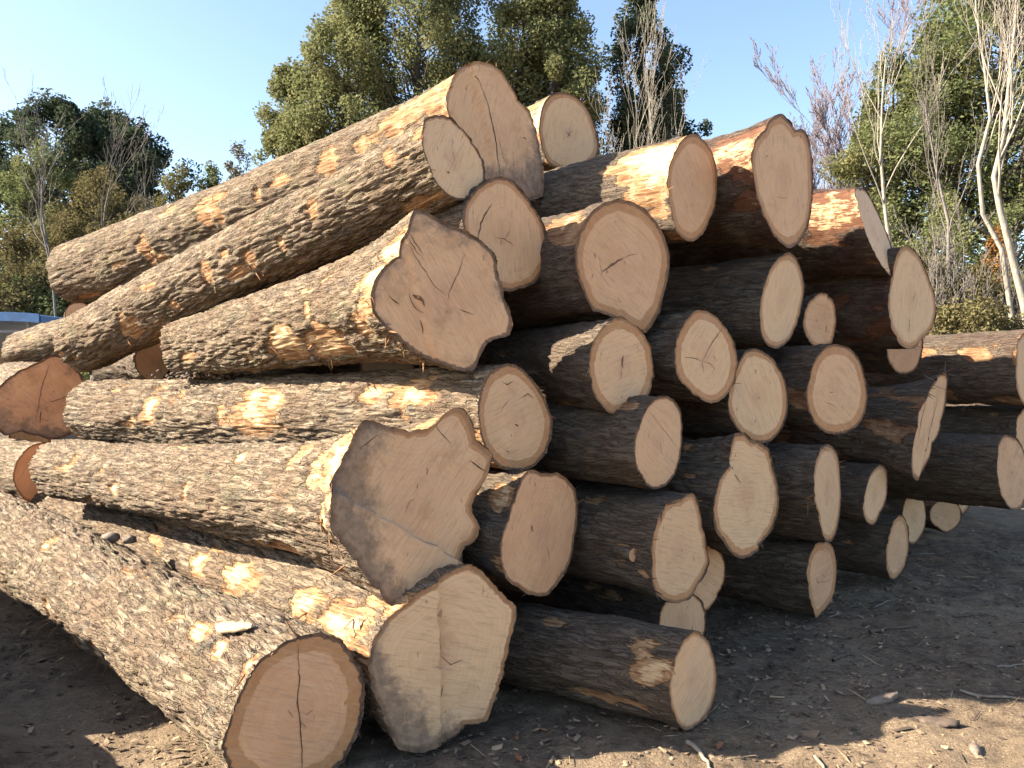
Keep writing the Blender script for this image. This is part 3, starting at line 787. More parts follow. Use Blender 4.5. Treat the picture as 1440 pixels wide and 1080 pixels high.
def add_strips(key, spots, seed, length=(.04, .11), dark=False, out=.5):
    """frayed bark fibres standing off a trunk at surveyed spots; spots: (px, py, n, spread in metres)"""
    G = LOGOBJ[key]; rng = np.random.RandomState(seed)
    V = G['V']; flat = V.reshape(-1, 3)
    wp = flat @ G['A'].T + G['S']['C']
    X, Y, Z = pix(wp)
    for px_, py_, n, spread in spots:
        dd = np.hypot(X - px_, Y - py_)
        c = np.where(dd < dd.min() + 5)[0]
        q0 = flat[c[Z[c].argmin()]]
        near = np.where(np.linalg.norm(flat - q0, axis=1) < spread)[0]
        for i in range(n):
            q = flat[rng.choice(near)]
            rad = unit([0, q[1], q[2]])
            d = unit(rad * out + np.array([rng.uniform(-.6, 1.0), 0, 0]) + rng.normal(0, .45, 3) + G['A'].T @ np.array([0, 0, -.35]))
            side = unit(np.cross(d, rng.normal(0, 1, 3))); up = np.cross(d, side)
            sc = rng.uniform(*length)
            o = link('bark_strip', STRIPS[2 * rng.randint(8) + (1 if dark else 0)], G['root'])
            p = q - G['o'] - rad * .006
            o.matrix_local = Matrix([[d[0] * sc, side[0] * sc, up[0] * sc, p[0]], [d[1] * sc, side[1] * sc, up[1] * sc, p[1]], [d[2] * sc, side[2] * sc, up[2] * sc, p[2]], [0, 0, 0, 1]])

for i_, (k_, L_) in enumerate(LOGS.items()):
    build_log(k_, L_, 11 + 7 * i_)
# the next stack, just left of the view: its shadow lies along the nearest log
def stack_log(key, off, z, t0, ln, label, seed, rad=.27):
    c = np.array([-.83, 3.01, 0]) + np.array([-.69, -.72, 0]) * off + np.array([-.72, .69, 0]) * t0
    c[2] = z
    x, y, dd = pix(c)
    r = rad / dd * F_PX
    o = [(x + r * .8 * math.cos(a), y + r * math.sin(a) * (1 + .05 * math.sin(3 * a))) for a in np.linspace(0, 2 * math.pi, 18, endpoint=False)]
    build_log(key, dict(o=o, d=dd, az=-43.8, el=0, len=ln, peel=.1, sap=.5, label=label), seed)
stack_log('stack_a', 1.62, .27, .2, 5.6, 'left-hand bottom log of the neighbouring stack outside the view', 901)
stack_log('stack_b', 1.06, .27, .5, 5.8, 'right-hand bottom log of the neighbouring stack outside the view', 902)
stack_log('stack_c', 1.33, .81, 2.2, 3.7, 'top log of the neighbouring stack outside the view', 903, .34)

def rim_fibres(key, n, seed):
    G = LOGOBJ[key]; rng = np.random.RandomState(seed); ring = G['V'][0]; N = len(ring)
    c0 = rng.randint(N)
    for i in range(n):
        j = int(c0 + rng.normal(0, N * .13)) % N
        q = ring[j]; rad = unit([0, q[1], q[2]])
        d = unit(rad * rng.uniform(.1, .9) + np.array([rng.uniform(.1, .8), 0, 0]) + rng.normal(0, .4, 3))
        side = unit(np.cross(d, rng.normal(0, 1, 3))); up = np.cross(d, side); sc = rng.uniform(.018, .05)
        o = link('bark_strip', STRIPS[2 * rng.randint(8) + int(rng.rand() < .6)], G['root'])
        p = q - G['o'] - rad * .004 - np.array([.004, 0, 0])
        o.matrix_local = Matrix([[d[k] * sc, side[k] * sc, up[k] * sc, p[k]] for k in range(3)] + [[0, 0, 0, 1]])
for i_, k_ in enumerate(LOGS):
    if not k_.startswith('inner'):
        rim_fibres(k_, 7, 400 + i_); rim_fibres(k_, 4, 500 + i_)
add_strips('front', [(70,870,6,.07),(95,900,5,.06),(132,940,8,.06),(350,960,5,.08),(420,888,5,.12)], 1)
add_strips('fan_butt', [(560,478,7,.10),(590,500,7,.08),(525,430,4,.08),(380,500,4,.1),(450,505,4,.1)], 2)
add_strips('top_big', [(205,365,5,.08),(290,300,4,.1),(755,280,8,.05)], 3)
add_strips('top_lean', [(290,400,5,.07),(350,385,6,.08),(175,475,3,.06)], 4, (.03, .08))
add_strips('spotted', [(180,590,3,.05),(310,590,4,.06),(390,590,3,.06)], 6, (.03, .07))
add_strips('ragged_butt', [(450,740,6,.08),(470,790,5,.08),(510,600,3,.05)], 7)
add_strips('bottom_butt', [(500,880,5,.1),(440,840,4,.1)], 8)
add_strips('stubby', [(960,702,9,.06),(940,708,5,.05)], 9, (.03, .07), True)
add_strips('cleft', [(1093,650,7,.07),(1098,700,6,.07)], 10, (.03, .07), True)
add_strips('ringed', [(1190,610,7,.07),(1175,612,5,.06)], 12, (.02, .05), True)
add_strips('torn', [(1335,525,9,.08),(1310,535,8,.1)], 13, (.05, .13), True)
add_strips('chin', [(750,660,5,.05)], 14, (.02, .05), True)
add_strips('slim_mid', [(1145,710,5,.06)], 15, (.04, .1))
# ---------------------------------------------------------------- litter on the ground
def shards(n, seed, box, size, asp, lift=.004, hump=.35):
    rng = np.random.RandomState(seed)
    x = rng.uniform(box[0], box[1], n); y = rng.uniform(box[2], box[3], n)
    keep = (perlin(x * 1.1, y * 1.1, x * 0, seed) + rng.uniform(-.35, .35, n)) > -.12
    x, y = x[keep], y[keep]; n = len(x)
    s = size * np.minimum(rng.lognormal(0, .45, n), 2.0); a = rng.uniform(asp[0], asp[1], n)
    yaw = rng.uniform(0, 2 * math.pi, n)
    d = np.stack([np.cos(yaw), np.sin(yaw), rng.normal(0, .18, n)], 1)
    sd = np.stack([-np.sin(yaw), np.cos(yaw), rng.normal(0, .3, n)], 1)
    c = np.stack([x, y, ground_z(x, y) + lift], 1)
    wv = (s * a)[:, None]; lv = s[:, None]
    up = np.array([0, 0, 1]) * (s * a * hump)[:, None]
    P = [c - d * lv - sd * wv * rng.uniform(.3, 1, (n, 1)), c + d * lv * rng.uniform(.6, 1, (n, 1)) - sd * wv, c + d * lv + sd * wv * rng.uniform(.2, 1, (n, 1)), c - d * lv * rng.uniform(.6, 1, (n, 1)) + sd * wv, c + up]
    V = np.stack(P, 1).reshape(-1, 3)
    b = np.arange(n)[:, None] * 5
    T = np.concatenate([b + [0, 1, 4], b + [1, 2, 4], b + [2, 3, 4], b + [3, 0, 4]], 1).reshape(-1, 3)
    return V, T

def litter_material(name, cols):
    g = NT(name)
    ge = g.n('NewGeometry')
    r = ge.outputs['Random Per Island']
    c = g.mix(g.ramp(r, .2, .5, False), cols[0], cols[1])
    c = g.mix(g.ramp(r, .7, .95, False), c, cols[2])
    return g.finish(c, .9)
M_LIT = litter_material('chips', ((.07, .05, .038), (.20, .14, .09), (.36, .255, .155)))
V_, T_ = shards(26000, 21, (-3.2, 5.0, 2.4, 8.0), .009, (.25, .8))
V2_, T2_ = shards(1500, 23, (-3.2, 5.0, 2.4, 8.0), .022, (.15, .5), .007)
V3_, T3_ = shards(1500, 25, (-3.2, 5.0, 2.4, 7.0), .045, (.03, .06), .007, 1.2)
def along(n, seed, a, b, spread, size):
    V, T = shards(n, seed, (0, 1, -1, 1), size, (.2, .6), .006)
    V = V.reshape(-1, 5, 3); c = V.mean(1, keepdims=True); a, b = np.array(a), np.array(b)
    rng = np.random.RandomState(seed + 1)
    t = c[:, 0, 0]; p = a + (b - a) * t[:, None] + rng.normal(0, spread, (len(t), 2))
    z = ground_z(p[:, 0], p[:, 1]) + .008 + rng.uniform(0, .012, len(t))
    V = V - c + np.concatenate([p, z[:, None]], 1)[:, None]
    return V.reshape(-1, 3), T
parts_ = [(V_, T_), (V2_, T2_), (V3_, T3_), along(900, 27, (-.1, 3.25), (3.1, 6.1), .22, .014), along(900, 28, (.3, 3.9), (2.4, 5.9), .25, .012), along(700, 29, (-1.1, 3.0), (-3.6, 5.4), .16, .012)]
Vs_, Ts_, n0_ = [], [], 0
for a_, b_ in parts_:
    Vs_.append(a_); Ts_.append(b_ + n0_); n0_ += len(a_)
Vs_, Ts_ = np.concatenate(Vs_), np.concatenate(Ts_)
o_ = link('wood_chip_litter', mk_mesh('wood_chip_litter', Vs_, None, Ts_, False, None, M_LIT))
o_['kind'] = 'stuff'; o_['label'] = 'bark crumbs, chips and needles strewn over the dirt'; o_['category'] = 'litter'
# clods
def clod_mesh(r, seed):
    rng = np.random.RandomState(seed)
    n, m = 7, 10
    ph = np.linspace(.02, math.pi - .02, n)[:, None]; th = np.linspace(0, 2 * math.pi, m, endpoint=False)[None]
    x, y, z = np.sin(ph) * np.cos(th), np.sin(ph) * np.sin(th), np.cos(ph) + th * 0
    k = 1 + .45 * perlin(x * 1.7 + seed, y * 1.7, z * 1.7, seed)
    V = np.stack([x * k, y * k * .8, z * k * .6], -1).reshape(-1, 3) * r
    return V, grid_quads(n, m)[:, ::-1]

def on_ground(px_, py_):
    r = ray(px_, py_)
    p = EYE - r * EYE[2] / r[2]
    return np.array([p[0], p[1], float(ground_z(np.array([p[0]]), np.array([p[1]]))[0])])

M_TWIG = plain('weathered_twig', (.16, .13, .098), (.27, .225, .17), 40, .85, (1, 1, 1))
M_TWIGD = plain('dark_twig', (.07, .052, .04), (.14, .10, .075), 40)
M_LEAFB = plain('dry_leaf', (.16, .065, .03), (.30, .15, .075), 30)
M_BARKC = plain('bark_piece', (.10, .075, .058), (.24, .185, .14), 22)

def tube(pts, rad, sides=6):
    P = np.array(pts, float); k = len(P)
    T = np.gradient(P, axis=0); T /= np.linalg.norm(T, axis=1)[:, None] + 1e-9
    ref = np.array([.31, .52, .8]); U = np.cross(T, ref); U /= np.linalg.norm(U, axis=1)[:, None] + 1e-9
    W = np.cross(T, U)
    th = np.linspace(0, 2 * math.pi, sides, endpoint=False)
    rad = np.asarray(rad, float)
    V = P[:, None] + rad[:, None, None] * (np.cos(th)[None, :, None] * U[:, None] + np.sin(th)[None, :, None] * W[:, None])
    return V.reshape(-1, 3), grid_quads(k, sides)

def stick(pxs, rad, mat, label, seed):
    rng = np.random.RandomState(seed)
    P = np.array([on_ground(*p) for p in pxs])
    t = np.linspace(0, 1, len(P)); tt = np.linspace(0, 1, 9)
    Q = np.stack([np.interp(tt, t, P[:, i]) for i in range(3)], 1)
    Q[:, :2] += rng.normal(0, rad * .5, (9, 2)); b = Q[0].copy()
    Q[:, 2] = ground_z(Q[:, 0], Q[:, 1]) + rad * 1.1
    V, q = tube(Q, rad * np.linspace(1, .55, 9))
    o = link('stick', mk_mesh('stick', V - b, q, None, True, None, mat), None, label=label, category='stick', group='sticks lying on the dirt')
    o.location = b
stick([(967,1046),(985,1056),(997,1072),(1003,1092)], .011, M_TWIG, 'pale bent stick on the dirt at the bottom, centre right', 31)
stick([(1147,1060),(1160,1075),(1168,1095)], .008, M_TWIG, 'short pale stick cut by the bottom edge beside the sunlit dirt', 32)
stick([(1171,931),(1186,924),(1203,916)], .010, M_TWIGD, 'short dark stick lying just above the sunlit dirt', 33)
stick([(1222,891),(1255,886),(1295,883)], .012, M_TWIGD, 'long dark stick lying across the shaded dirt', 34)
stick([(1228,853),(1245,847),(1262,838)], .007, M_TWIG, 'thin pale twig near the narrow ground log', 35)
stick([(1350,970),(1400,978),(1450,985)], .009, M_TWIG, 'straight pale twig at the edge of the sunlit dirt', 36)
stick([(1290,778),(1312,776),(1335,774)], .008, M_TWIG, 'pale twig lying in front of the farthest round log end', 37)
stick([(1340,868),(1365,864),(1392,866)], .007, M_TWIGD, 'thin dark twig on the shaded dirt at the right', 38)
stick([(1400,938),(1420,934),(1445,932)], .007, M_TWIG, 'thin twig touching the right edge above the sunlit dirt', 39)

def leaf(px_, py_, sz, label, seed):
    rng = np.random.RandomState(seed); b = on_ground(px_, py_)
    out = [(-1, 0), (-.6, .35), (-.25, .3), (.05, .55), (.3, .3), (.75, .35), (1, 0), (.7, -.3), (.3, -.28), (0, -.5), (-.3, -.28), (-.65, -.3)]
    V = [[0, 0, .012]] + [[x * sz, y * sz * .8, .006 + sz * (.25 * abs(y) + .18 * x * x * rng.uniform(.3, 1.2))] for x, y in out]
    n = len(out)
    top = np.array(V); bot = top - [0, 0, .002]
    T = [(0, 1 + i, 1 + (i + 1) % n) for i in range(n)] + [(n + 1, n + 2 + (i + 1) % n, n + 2 + i) for i in range(n)]
    o = link('dry_leaf', mk_mesh('dry_leaf', np.concatenate([top, bot]), None, T, False, None, M_LEAFB), None, label=label, category='leaf', group='dry leaves on the dirt')
    o.location = b; o.rotation_euler = (0, 0, rng.uniform(0, 6))
leaf(1012, 1050, .04, 'small reddish leaf beside the pale bent stick', 41)
leaf(729, 1062, .04, 'brown curled leaf at the bottom, right of the squarish butt', 42)
leaf(727, 1036, .03, 'dark red leaf just above the brown curled one', 43)
leaf(765, 1028, .022, 'tiny grey leaf on the shaded dirt left of the sunny patch', 44)

def slab(p, ln, wd, tk, yaw, mat, name, label, cat, seed, tilt=0.0, group=None, parent=None):
    rng = np.random.RandomState(seed)
    k = 9
    t = np.linspace(-1, 1, k)
    prof = np.sqrt(np.clip(1 - np.abs(t) ** 2.6, .02, 1)) * rng.uniform(.8, 1.1, k)
    V = []
    for i in range(k):
        w = wd / 2 * prof[i]
        for sy, z in ((-1, 0), (-.6, tk * .8), (0, tk), (.6, tk * .75), (1, 0), (0, -.004)):
            V.append([t[i] * ln / 2, sy * w + rng.normal(0, wd * .03), z * rng.uniform(.8, 1.2)])
    n = len(V)
    caps = [[0, 1, 2], [0, 2, 3], [0, 3, 4], [0, 4, 5]]
    T = caps + [[n - 6 + a, n - 6 + c, n - 6 + b] for a, b, c in caps]
    o = link(name, mk_mesh(name, np.array(V), grid_quads(k, 6), T, True, None, mat), None, label=label, category=cat)
    if group:
        o['group'] = group
    o.location = p; o.rotation_euler = (tilt, -.1, yaw)
    return o
slab(on_ground(1240, 984), .20, .075, .022, .35, M_BARKC, 'bark_chunk', 'curved chunk of bark at the tip of the sunlit dirt', 'bark', 51)
slab(on_ground(1317, 1010), .19, .11, .018, -.4, M_TWIGD, 'bark_chunk', 'rounded bark chunk lying in the sunlit dirt', 'bark', 52)
slab(on_ground(1372, 1052), .11, .05, .015, 1.2, M_BARKC, 'bark_chunk', 'small upright bark chip in the sunlit dirt near the bottom', 'bark', 53)

def on_log(key, px_, py_):
    G = LOGOBJ[key]
    flat = G['V'].reshape(-1, 3); wp = flat @ G['A'].T + G['S']['C']
    X, Y, Z = pix(wp); dd = np.hypot(X - px_, Y - py_)
    c = np.where(dd < dd.min() + 4)[0]; i = c[Z[c].argmin()]
    q = flat[i]; nrm = G['A'] @ unit([0, q[1], q[2]])
    return wp[i], nrm
p_, n_ = on_log('front', 328, 882)
o_ = slab(p_ + n_ * .012, .17, .085, .012, .5, M_CHIP, 'wood_chip', 'pale fresh chip lying on top of the nearest log', 'chip', 54, -.5)
o_.rotation_euler = (Vector(n_).to_track_quat('Z', 'X').to_matrix() @ Matrix.Rotation(1.9, 3, 'Z')).to_euler()
p_, n_ = on_log('front', 165, 748)
for k_, (dx, lb) in enumerate(((0, 'grey clod wedged above the nearest log, left one of two'), (.13, 'flatter grey clod wedged above the nearest log, right one of two'))):
    v_, q_ = clod_mesh(.05 - .008 * k_, 60 + k_)
    o_ = link('clod', mk_mesh('clod', v_, q_, None, True, None, M_BARKC), None, label=lb, category='clod', group='clods on the logs')
    o_.location = p_ + np.array([dx, -.05 * k_, .02])
p_, n_ = on_log('spotted', 300, 524)
Vd, Td, off_ = [], [], 0
rng_ = np.random.RandomState(66)
for i in range(220):
    v_, q_ = clod_mesh(rng_.uniform(.004, .018), 70 + i % 9)
    v_ = v_ + p_ + np.array([rng_.normal(0, .13), rng_.normal(0, .05), abs(rng_.normal(0, .018)) + .005]) + unit([3.1, -1.9, 0]) * rng_.normal(0, .06)
    Vd.append(v_); Td.append(q_ + off_); off_ += len(v_)
o_ = link('soil_heap', mk_mesh('soil_heap', np.concatenate(Vd), np.concatenate(Td), None, True, None, M_TWIGD), None, label='crumbled dark soil lying on the spotted log', category='soil', kind='stuff')

# a lopped branch on the tufted log
p_, n_ = on_log('stubby', 878, 776)
G_ = LOGOBJ['stubby']; ax_ = G_['S']['a']
Mi_ = G_['root'].matrix_world.inverted()
dirn = unit(n_ * .2 + ax_)
V_, Q_ = tube([p_ - dirn * .03, p_ + dirn * .03, p_ + dirn * .075], [.042, .036, .033], 14)
Vl_ = np.array([list(Mi_ @ Vector(v)) for v in V_])
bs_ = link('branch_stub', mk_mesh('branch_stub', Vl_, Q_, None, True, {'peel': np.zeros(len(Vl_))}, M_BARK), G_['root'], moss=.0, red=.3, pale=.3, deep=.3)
E_ = Vl_[-14:]; link('cut_face', mk_mesh('cut_face', np.concatenate([E_.mean(0)[None], E_]), None, [[0, 1 + j, 1 + (j + 1) % 14] for j in range(14)], False, {'rr': np.array([0] + [.9] * 14), 'side': np.zeros(15)}, M_CUT), bs_, stain=.3, sap=.2, tone=.5, rim=1.0)
# ---------------------------------------------------------------- shed behind the left end of the pile
M_BLUE = plain('blue_sheet_metal', (.06, .13, .27), (.08, .17, .34), 6, .45)
M_TAN = plain('tan_boards', (.30, .22, .155), (.37, .28, .20), 9, .85, (1, 1, 6))
M_STEEL = plain('pale_steel', (.16, .17, .18), (.24, .25, .26), 12, .5)
D_ = 19.0
c_ = at(20, 500, D_)
shed = thing('shed', (c_[0], c_[1], 0), 'low open shed with blue metal roof and tan wall, far left', 'shed')
def box(x0, x1, y0, y1, z0, z1):
    V = np.array([[x, y, z] for x in (x0, x1) for y in (y0, y1) for z in (z0, z1)], float)
    return V, np.array([[0, 1, 3, 2], [4, 6, 7, 5], [0, 4, 5, 1], [2, 3, 7, 6], [0, 2, 6, 4], [1, 5, 7, 3]])
sx0, sx1 = -3.4, 1.35
rz = lambda x: 2.86 - .055 * (x - .45) ** 2
nr = 16
for i in range(nr):
    xa, xb = sx0 + (sx1 - sx0) * i / nr, sx0 + (sx1 - sx0) * (i + 1) / nr
    za, zb = rz(xa), rz(xb)
    xm, zm = (xa + xb) / 2, (za + zb) / 2 + .012
    prof = [(xa, za), (xa + .04, za + .012), (xm, zm), (xb - .004, zb), (xb - .004, zb - .15), (xm, zm - .17), (xa, za - .15)]
    V = np.array([[x, y, z] for y in (-1.2, 5) for x, z in prof]); k_ = len(prof)
    Q = [[j, (j + 1) % k_, k_ + (j + 1) % k_, k_ + j] for j in range(k_)]
    link('roof_sheet', mk_mesh('roof_sheet', V, Q, None, False, None, M_BLUE), shed)
xs_ = np.linspace(sx0, sx1, 24)
V = np.array([[x, y, rz(x) + dz] for x in xs_ for y, dz in ((-1.26, .03), (-1.26, -.17), (-1.23, -.17), (-1.23, .03))])
link('fascia', mk_mesh('fascia', V, grid_quads(24, 4), None, False, None, M_BLUE), shed)
for x in (-3.1, -1.2, .9):
    V, Q = box(x, x + .07, -1.0, -.93, 0, rz(x) - .1)
    link('post', mk_mesh('post', V, Q, None, False, None, M_STEEL), shed)
V, Q = box(sx0, sx1 - .1, -1.05, -1.0, 2.44, 2.49)
link('rail', mk_mesh('rail', V, Q, None, False, None, M_STEEL), shed)
for i in range(9):
    xa = -3.3 + i * .42
    V, Q = box(xa, xa + .412, 1.5 + .01 * (i % 2), 1.56 + .01 * (i % 2), 0, 2.12 + .012 * (i % 3))
    link('wall_board', mk_mesh('wall_board', V, Q, None, False, None, M_TAN), shed)

# ---------------------------------------------------------------- vegetation
def leaf_material(name, c1, c2, c3, trans=.3):
    g = NT(name)
    ge = g.n('NewGeometry'); oi = g.n('ObjectInfo')
    r = ge.outputs['Random Per Island']
    tc = g.n('TexCoord')
    nz = g.noise(tc.outputs['Object'], .55, 3, .6)
    c = g.mix(r, c1, c2)
    c = g.mix(g.math('MULTIPLY', g.ramp(nz, .45, .7), .6), c, c3)
    d = g.n('BsdfDiffuse'); t = g.n('BsdfTranslucent'); m = g.n('MixShader')
    g.put(d.inputs[0], c); g.put(t.inputs[0], c); m.inputs[0].default_value = trans
    g.t.links.new(d.outputs[0], m.inputs[1]); g.t.links.new(t.outputs[0], m.inputs[2]); g.t.links.new(m.outputs[0], g.out.inputs[0])
    return g.m
LEAF = {
 'olive': leaf_material('olive_leaves', (.12, .138, .060), (.215, .218, .100), (.24, .212, .10), .4),
 'dark': leaf_material('dark_leaves', (.038, .056, .038), (.082, .100, .056), (.105, .112, .062), .3),
 'green': leaf_material('green_leaves', (.090, .112, .048), (.160, .178, .078), (.175, .165, .075), .4),
 'brown': leaf_material('autumn_leaves', (.105, .092, .045), (.17, .145, .066), (.13, .10, .050)),
 'yellow': leaf_material('yellow_leaves', (.13, .122, .045), (.20, .18, .065), (.12, .11, .045)),
 'rust': leaf_material('rust_leaves', (.20, .095, .032), (.33, .17, .055), (.18, .12, .045)),
}
M_TRUNK = plain('tree_bark', (.075, .062, .050), (.16, .135, .11), 14, .9, (4, 4, 1), .02)
M_PALE = plain('pale_tree_bark', (.17, .148, .118), (.33, .29, .235), 7, .85, (3, 3, 1), .01)
M_GREYT = plain('grey_twig_bark', (.10, .088, .078), (.19, .165, .145), 14, .9)
M_PURPLE = plain('purplish_twigs', (.15, .115, .125), (.22, .175, .18), 14, .9)

def leaves_mesh(C, size, rng, flat=.5):
    n = len(C)
    d = rng.normal(0, 1, (n, 3)); d[:, 2] *= .7; d /= np.linalg.norm(d, axis=1)[:, None]
    e = rng.normal(0, 1, (n, 3)); e -= (e * d).sum(1)[:, None] * d; e /= np.linalg.norm(e, axis=1)[:, None]
    s = (size * rng.uniform(.6, 1.35, n))[:, None]
    V = np.stack([C - d * s * .5, C + e * s * .28 - d * s * .05, C + d * s * .5, C - e * s * .28 + d * s * .05], 1).reshape(-1, 3)
    return V, np.arange(n * 4).reshape(-1, 4)

class Wood:
    def __init__(self):
        self.V, self.Q, self.o = [], [], 0
    def add(self, pts, r0, r1, sides=5):
        V, Q = tube(pts, np.linspace(r0, r1, len(pts)), sides)
        self.V.append(V); self.Q.append(Q + self.o); self.o += len(V)
    def mesh(self, name, mat):
        return mk_mesh(name, np.concatenate(self.V), np.concatenate(self.Q), None, True, None, mat)

def bough(a, b, rng, k=5, wob=.06):
    a, b = np.asarray(a, float), np.asarray(b, float)
    t = np.linspace(0, 1, k)[:, None]
    P = a + (b - a) * t
    L_ = np.linalg.norm(b - a)
    P[1:-1] += rng.normal(0, wob * L_, (k - 2, 3))
    P[:, 2] += np.sin(t[:, 0] * math.pi) * -.08 * L_
    return P

CROWN = dict(n=2.9, size=.80, wide=1.2)
def leafy_tree(name, label, px_, d, ytop, ybot, wpx, leafkey, seed, n_leaf=14000, leaf=.17, clumps=90, shape=1.0, cat='tree', group='trees behind the pile', clump_r=.62, trunk_mat=None, low=0.0):
    """broad crown made of leafy clumps carried by limbs; ytop/ybot/wpx are the crown's extent as seen"""
    n_leaf, leaf, wpx, clumps = int(n_leaf * CROWN['n']), leaf * CROWN['size'], wpx * CROWN['wide'], int(clumps * 1.25)
    rng = np.random.RandomState(seed)
    b = at(px_, 520, d); base = np.array([b[0], b[1], float(ground_z(np.array([b[0]]), np.array([b[1]]))[0])])
    zt, zb = at(px_, ytop, d)[2] - base[2], at(px_, ybot, d)[2] - base[2]
    zb = max(zb, .3); rw = wpx / 2 / F_PX * d
    root = thing(name, base, label, cat, group)
    W = Wood()
    lean = rng.normal(0, .03 * zt, 2)
    tz = np.linspace(0, 1, 9)
    tp = np.stack([lean[0] * tz + np.sin(tz * 5 + seed) * .012 * zt * tz, lean[1] * tz, tz * zt * .93], 1)
    r0 = .022 * zt + .05
    W.add(tp, r0, .02, 8)
    cs = []
    for i in range(clumps):
        t = rng.beta(1.1, 1.15)
        prof = (math.sin(math.pi * min(1, (t * .86 + .14)) ** shape) ** .62)
        rad = rw * prof * math.sqrt(rng.uniform(.10, 1.0)) * rng.choice([.85, 1.0, 1.0, 1.22]) * (1 + .18 * math.sin(3 * t * 7 + seed))
        a = rng.uniform(0, 2 * math.pi)
        z = zb + (zt - zb) * t
        x0 = np.interp(z, tp[:, 2], tp[:, 0]); y0 = np.interp(z, tp[:, 2], tp[:, 1])
        cs.append([x0 + rad * math.cos(a), y0 + rad * math.sin(a), z])
    cs = np.array(cs)
    crown = []
    per = n_leaf // clumps
    cr = clump_r * (rw / 3) ** .5
    for c in cs:
        m = int(per * rng.uniform(.5, 1.5)); rr = cr * rng.uniform(.65, 1.35)
        q = rng.normal(0, 1, (m, 3)); q /= np.linalg.norm(q, axis=1)[:, None] + 1e-9
        q *= (rng.uniform(0, 1, m) ** .45)[:, None] * rr
        q[:, 2] = q[:, 2] * 1.15 + .15 * rr
        crown.append(c + q)
        zs = max(.15 * zt, c[2] - np.hypot(c[0], c[1]) * .8 - .3)
        s = np.array([np.interp(zs, tp[:, 2], tp[:, 0]), np.interp(zs, tp[:, 2], tp[:, 1]), zs])
        W.add(bough(s, c, rng), max(.018, r0 * .28 * (1 - zs / zt)), .010, 4)
    V, Q = leaves_mesh(np.concatenate(crown), leaf, rng)
    link('trunk', W.mesh('trunk', trunk_mat or M_TRUNK), root)
    link('crown', mk_mesh('crown', V, Q, None, False, None, LEAF[leafkey]), root)
    return root

def bare_tree(name, label, px_, d, ytop, mat, seed, r0=.09, spread=.5, levels=4, kids=(5, 5, 4, 3), path=None, leafkey=None, nleaf=0, group='bare trees', first=.3, cat='tree', stems=1, wleaf=.12, rmin=.0045):
    rng = np.random.RandomState(seed)
    b = at(px_, 520, d); base = np.array([b[0], b[1], float(ground_z(np.array([b[0]]), np.array([b[1]]))[0])])
    H = at(px_, ytop, d)[2] - base[2]
    root = thing(name, base, label, cat, group)
    W = Wood(); tips = []
    def grow(P, r, lvl):
        ra = r if lvl == 0 else r
        W.add(P, ra, max(rmin * .9, ra * (.25 if lvl else .22)), 6 if lvl == 0 else (4 if lvl == 1 else 3))
        if lvl >= levels - 1:
            tips.extend(P[len(P) // 2:]); return
        n = kids[lvl]
        Ls = np.linalg.norm(np.diff(P, axis=0), axis=1).sum()
        for i in range(n):
            t = (first if lvl == 0 else .2) + (1 - (first if lvl == 0 else .2)) * (i + rng.uniform(.2, .9)) / n
            f = t * (len(P) - 1); j = min(int(f), len(P) - 2); q = P[j] + (P[j + 1] - P[j]) * (f - j)
            dr = unit(P[min(j + 1, len(P) - 1)] - P[j])
            sd = rng.normal(0, 1, 3); sd -= (sd @ dr) * dr; sd = unit(sd)
            nd = unit(dr + sd * spread * rng.uniform(.6, 1.4) + np.array([0, 0, .25]))
            ll = Ls * rng.uniform(.32, .55) * (1.15 - .55 * t)
            k = 6
            Pn = [q]
            for s_ in range(k):
                nd = unit(nd + rng.normal(0, .13, 3) + np.array([0, 0, .06]))
                Pn.append(Pn[-1] + nd * ll / k)
            grow(np.array(Pn), max(rmin, r * (1 - .7 * t) * .42), lvl + 1)
    for s_ in range(stems):
        if path is not None:
            P = np.array([at(x, y, d) - base for x, y in path])
            P[0, 2] = min(P[0, 2], 0)
            P[:, 1] += np.cumsum(rng.normal(0, .05, len(P)))
        else:
            k = 10
            dx = rng.normal(0, .075 if stems > 1 else .05, 2)
            t = np.linspace(0, 1, k)
            hh = H * (1 if s_ == 0 else rng.uniform(.65, .95))
            P = np.stack([dx[0] * hh * t + .03 * hh * np.sin(t * 6 + rng.uniform(0, 6)) * t, dx[1] * hh * t, hh * t], 1)
        grow(P, r0 * (1 if s_ == 0 else rng.uniform(.5, .8)), 0)
    link('trunk', W.mesh('trunk', mat), root)
    if leafkey and nleaf:
        tp = np.array(tips); C = tp[rng.randint(0, len(tp), nleaf)] + rng.normal(0, .12, (nleaf, 3))
        V, Q = leaves_mesh(C, wleaf, rng)
        link('crown', mk_mesh('crown', V, Q, None, False, None, LEAF[leafkey]), root)
    return root

# --- left woodland
leafy_tree('evergreen_tree', 'dark evergreen with the tallest crown, far left', 50, 40, 150, 330, 150, 'dark', 101, 9000, .24, 70, 1.0)
leafy_tree('evergreen_tree', 'dark round-topped evergreen second from the left', 135, 42, 162, 340, 150, 'dark', 102, 9000, .24, 70, 1.0)
leafy_tree('evergreen_tree', 'narrow dark evergreen beside the gap of sky on the left', 205, 40, 196, 350, 84, 'dark', 103, 6000, .22, 45, 1.0)
leafy_tree('evergreen_tree', 'dark evergreen cut by the left edge', -25, 41, 158, 330, 110, 'dark', 104, 6000, .24, 50, 1.0)
leafy_tree('brush_tree', 'olive-brown tree in front of the dark evergreens', 150, 29, 250, 430, 140, 'brown', 105, 5200, .15, 70, .9, clump_r=.5)
leafy_tree('brush_tree', 'green-grey tree at the far left before the evergreens', 45, 30, 205, 420, 110, 'green', 106, 4200, .15, 60, .9, clump_r=.5)
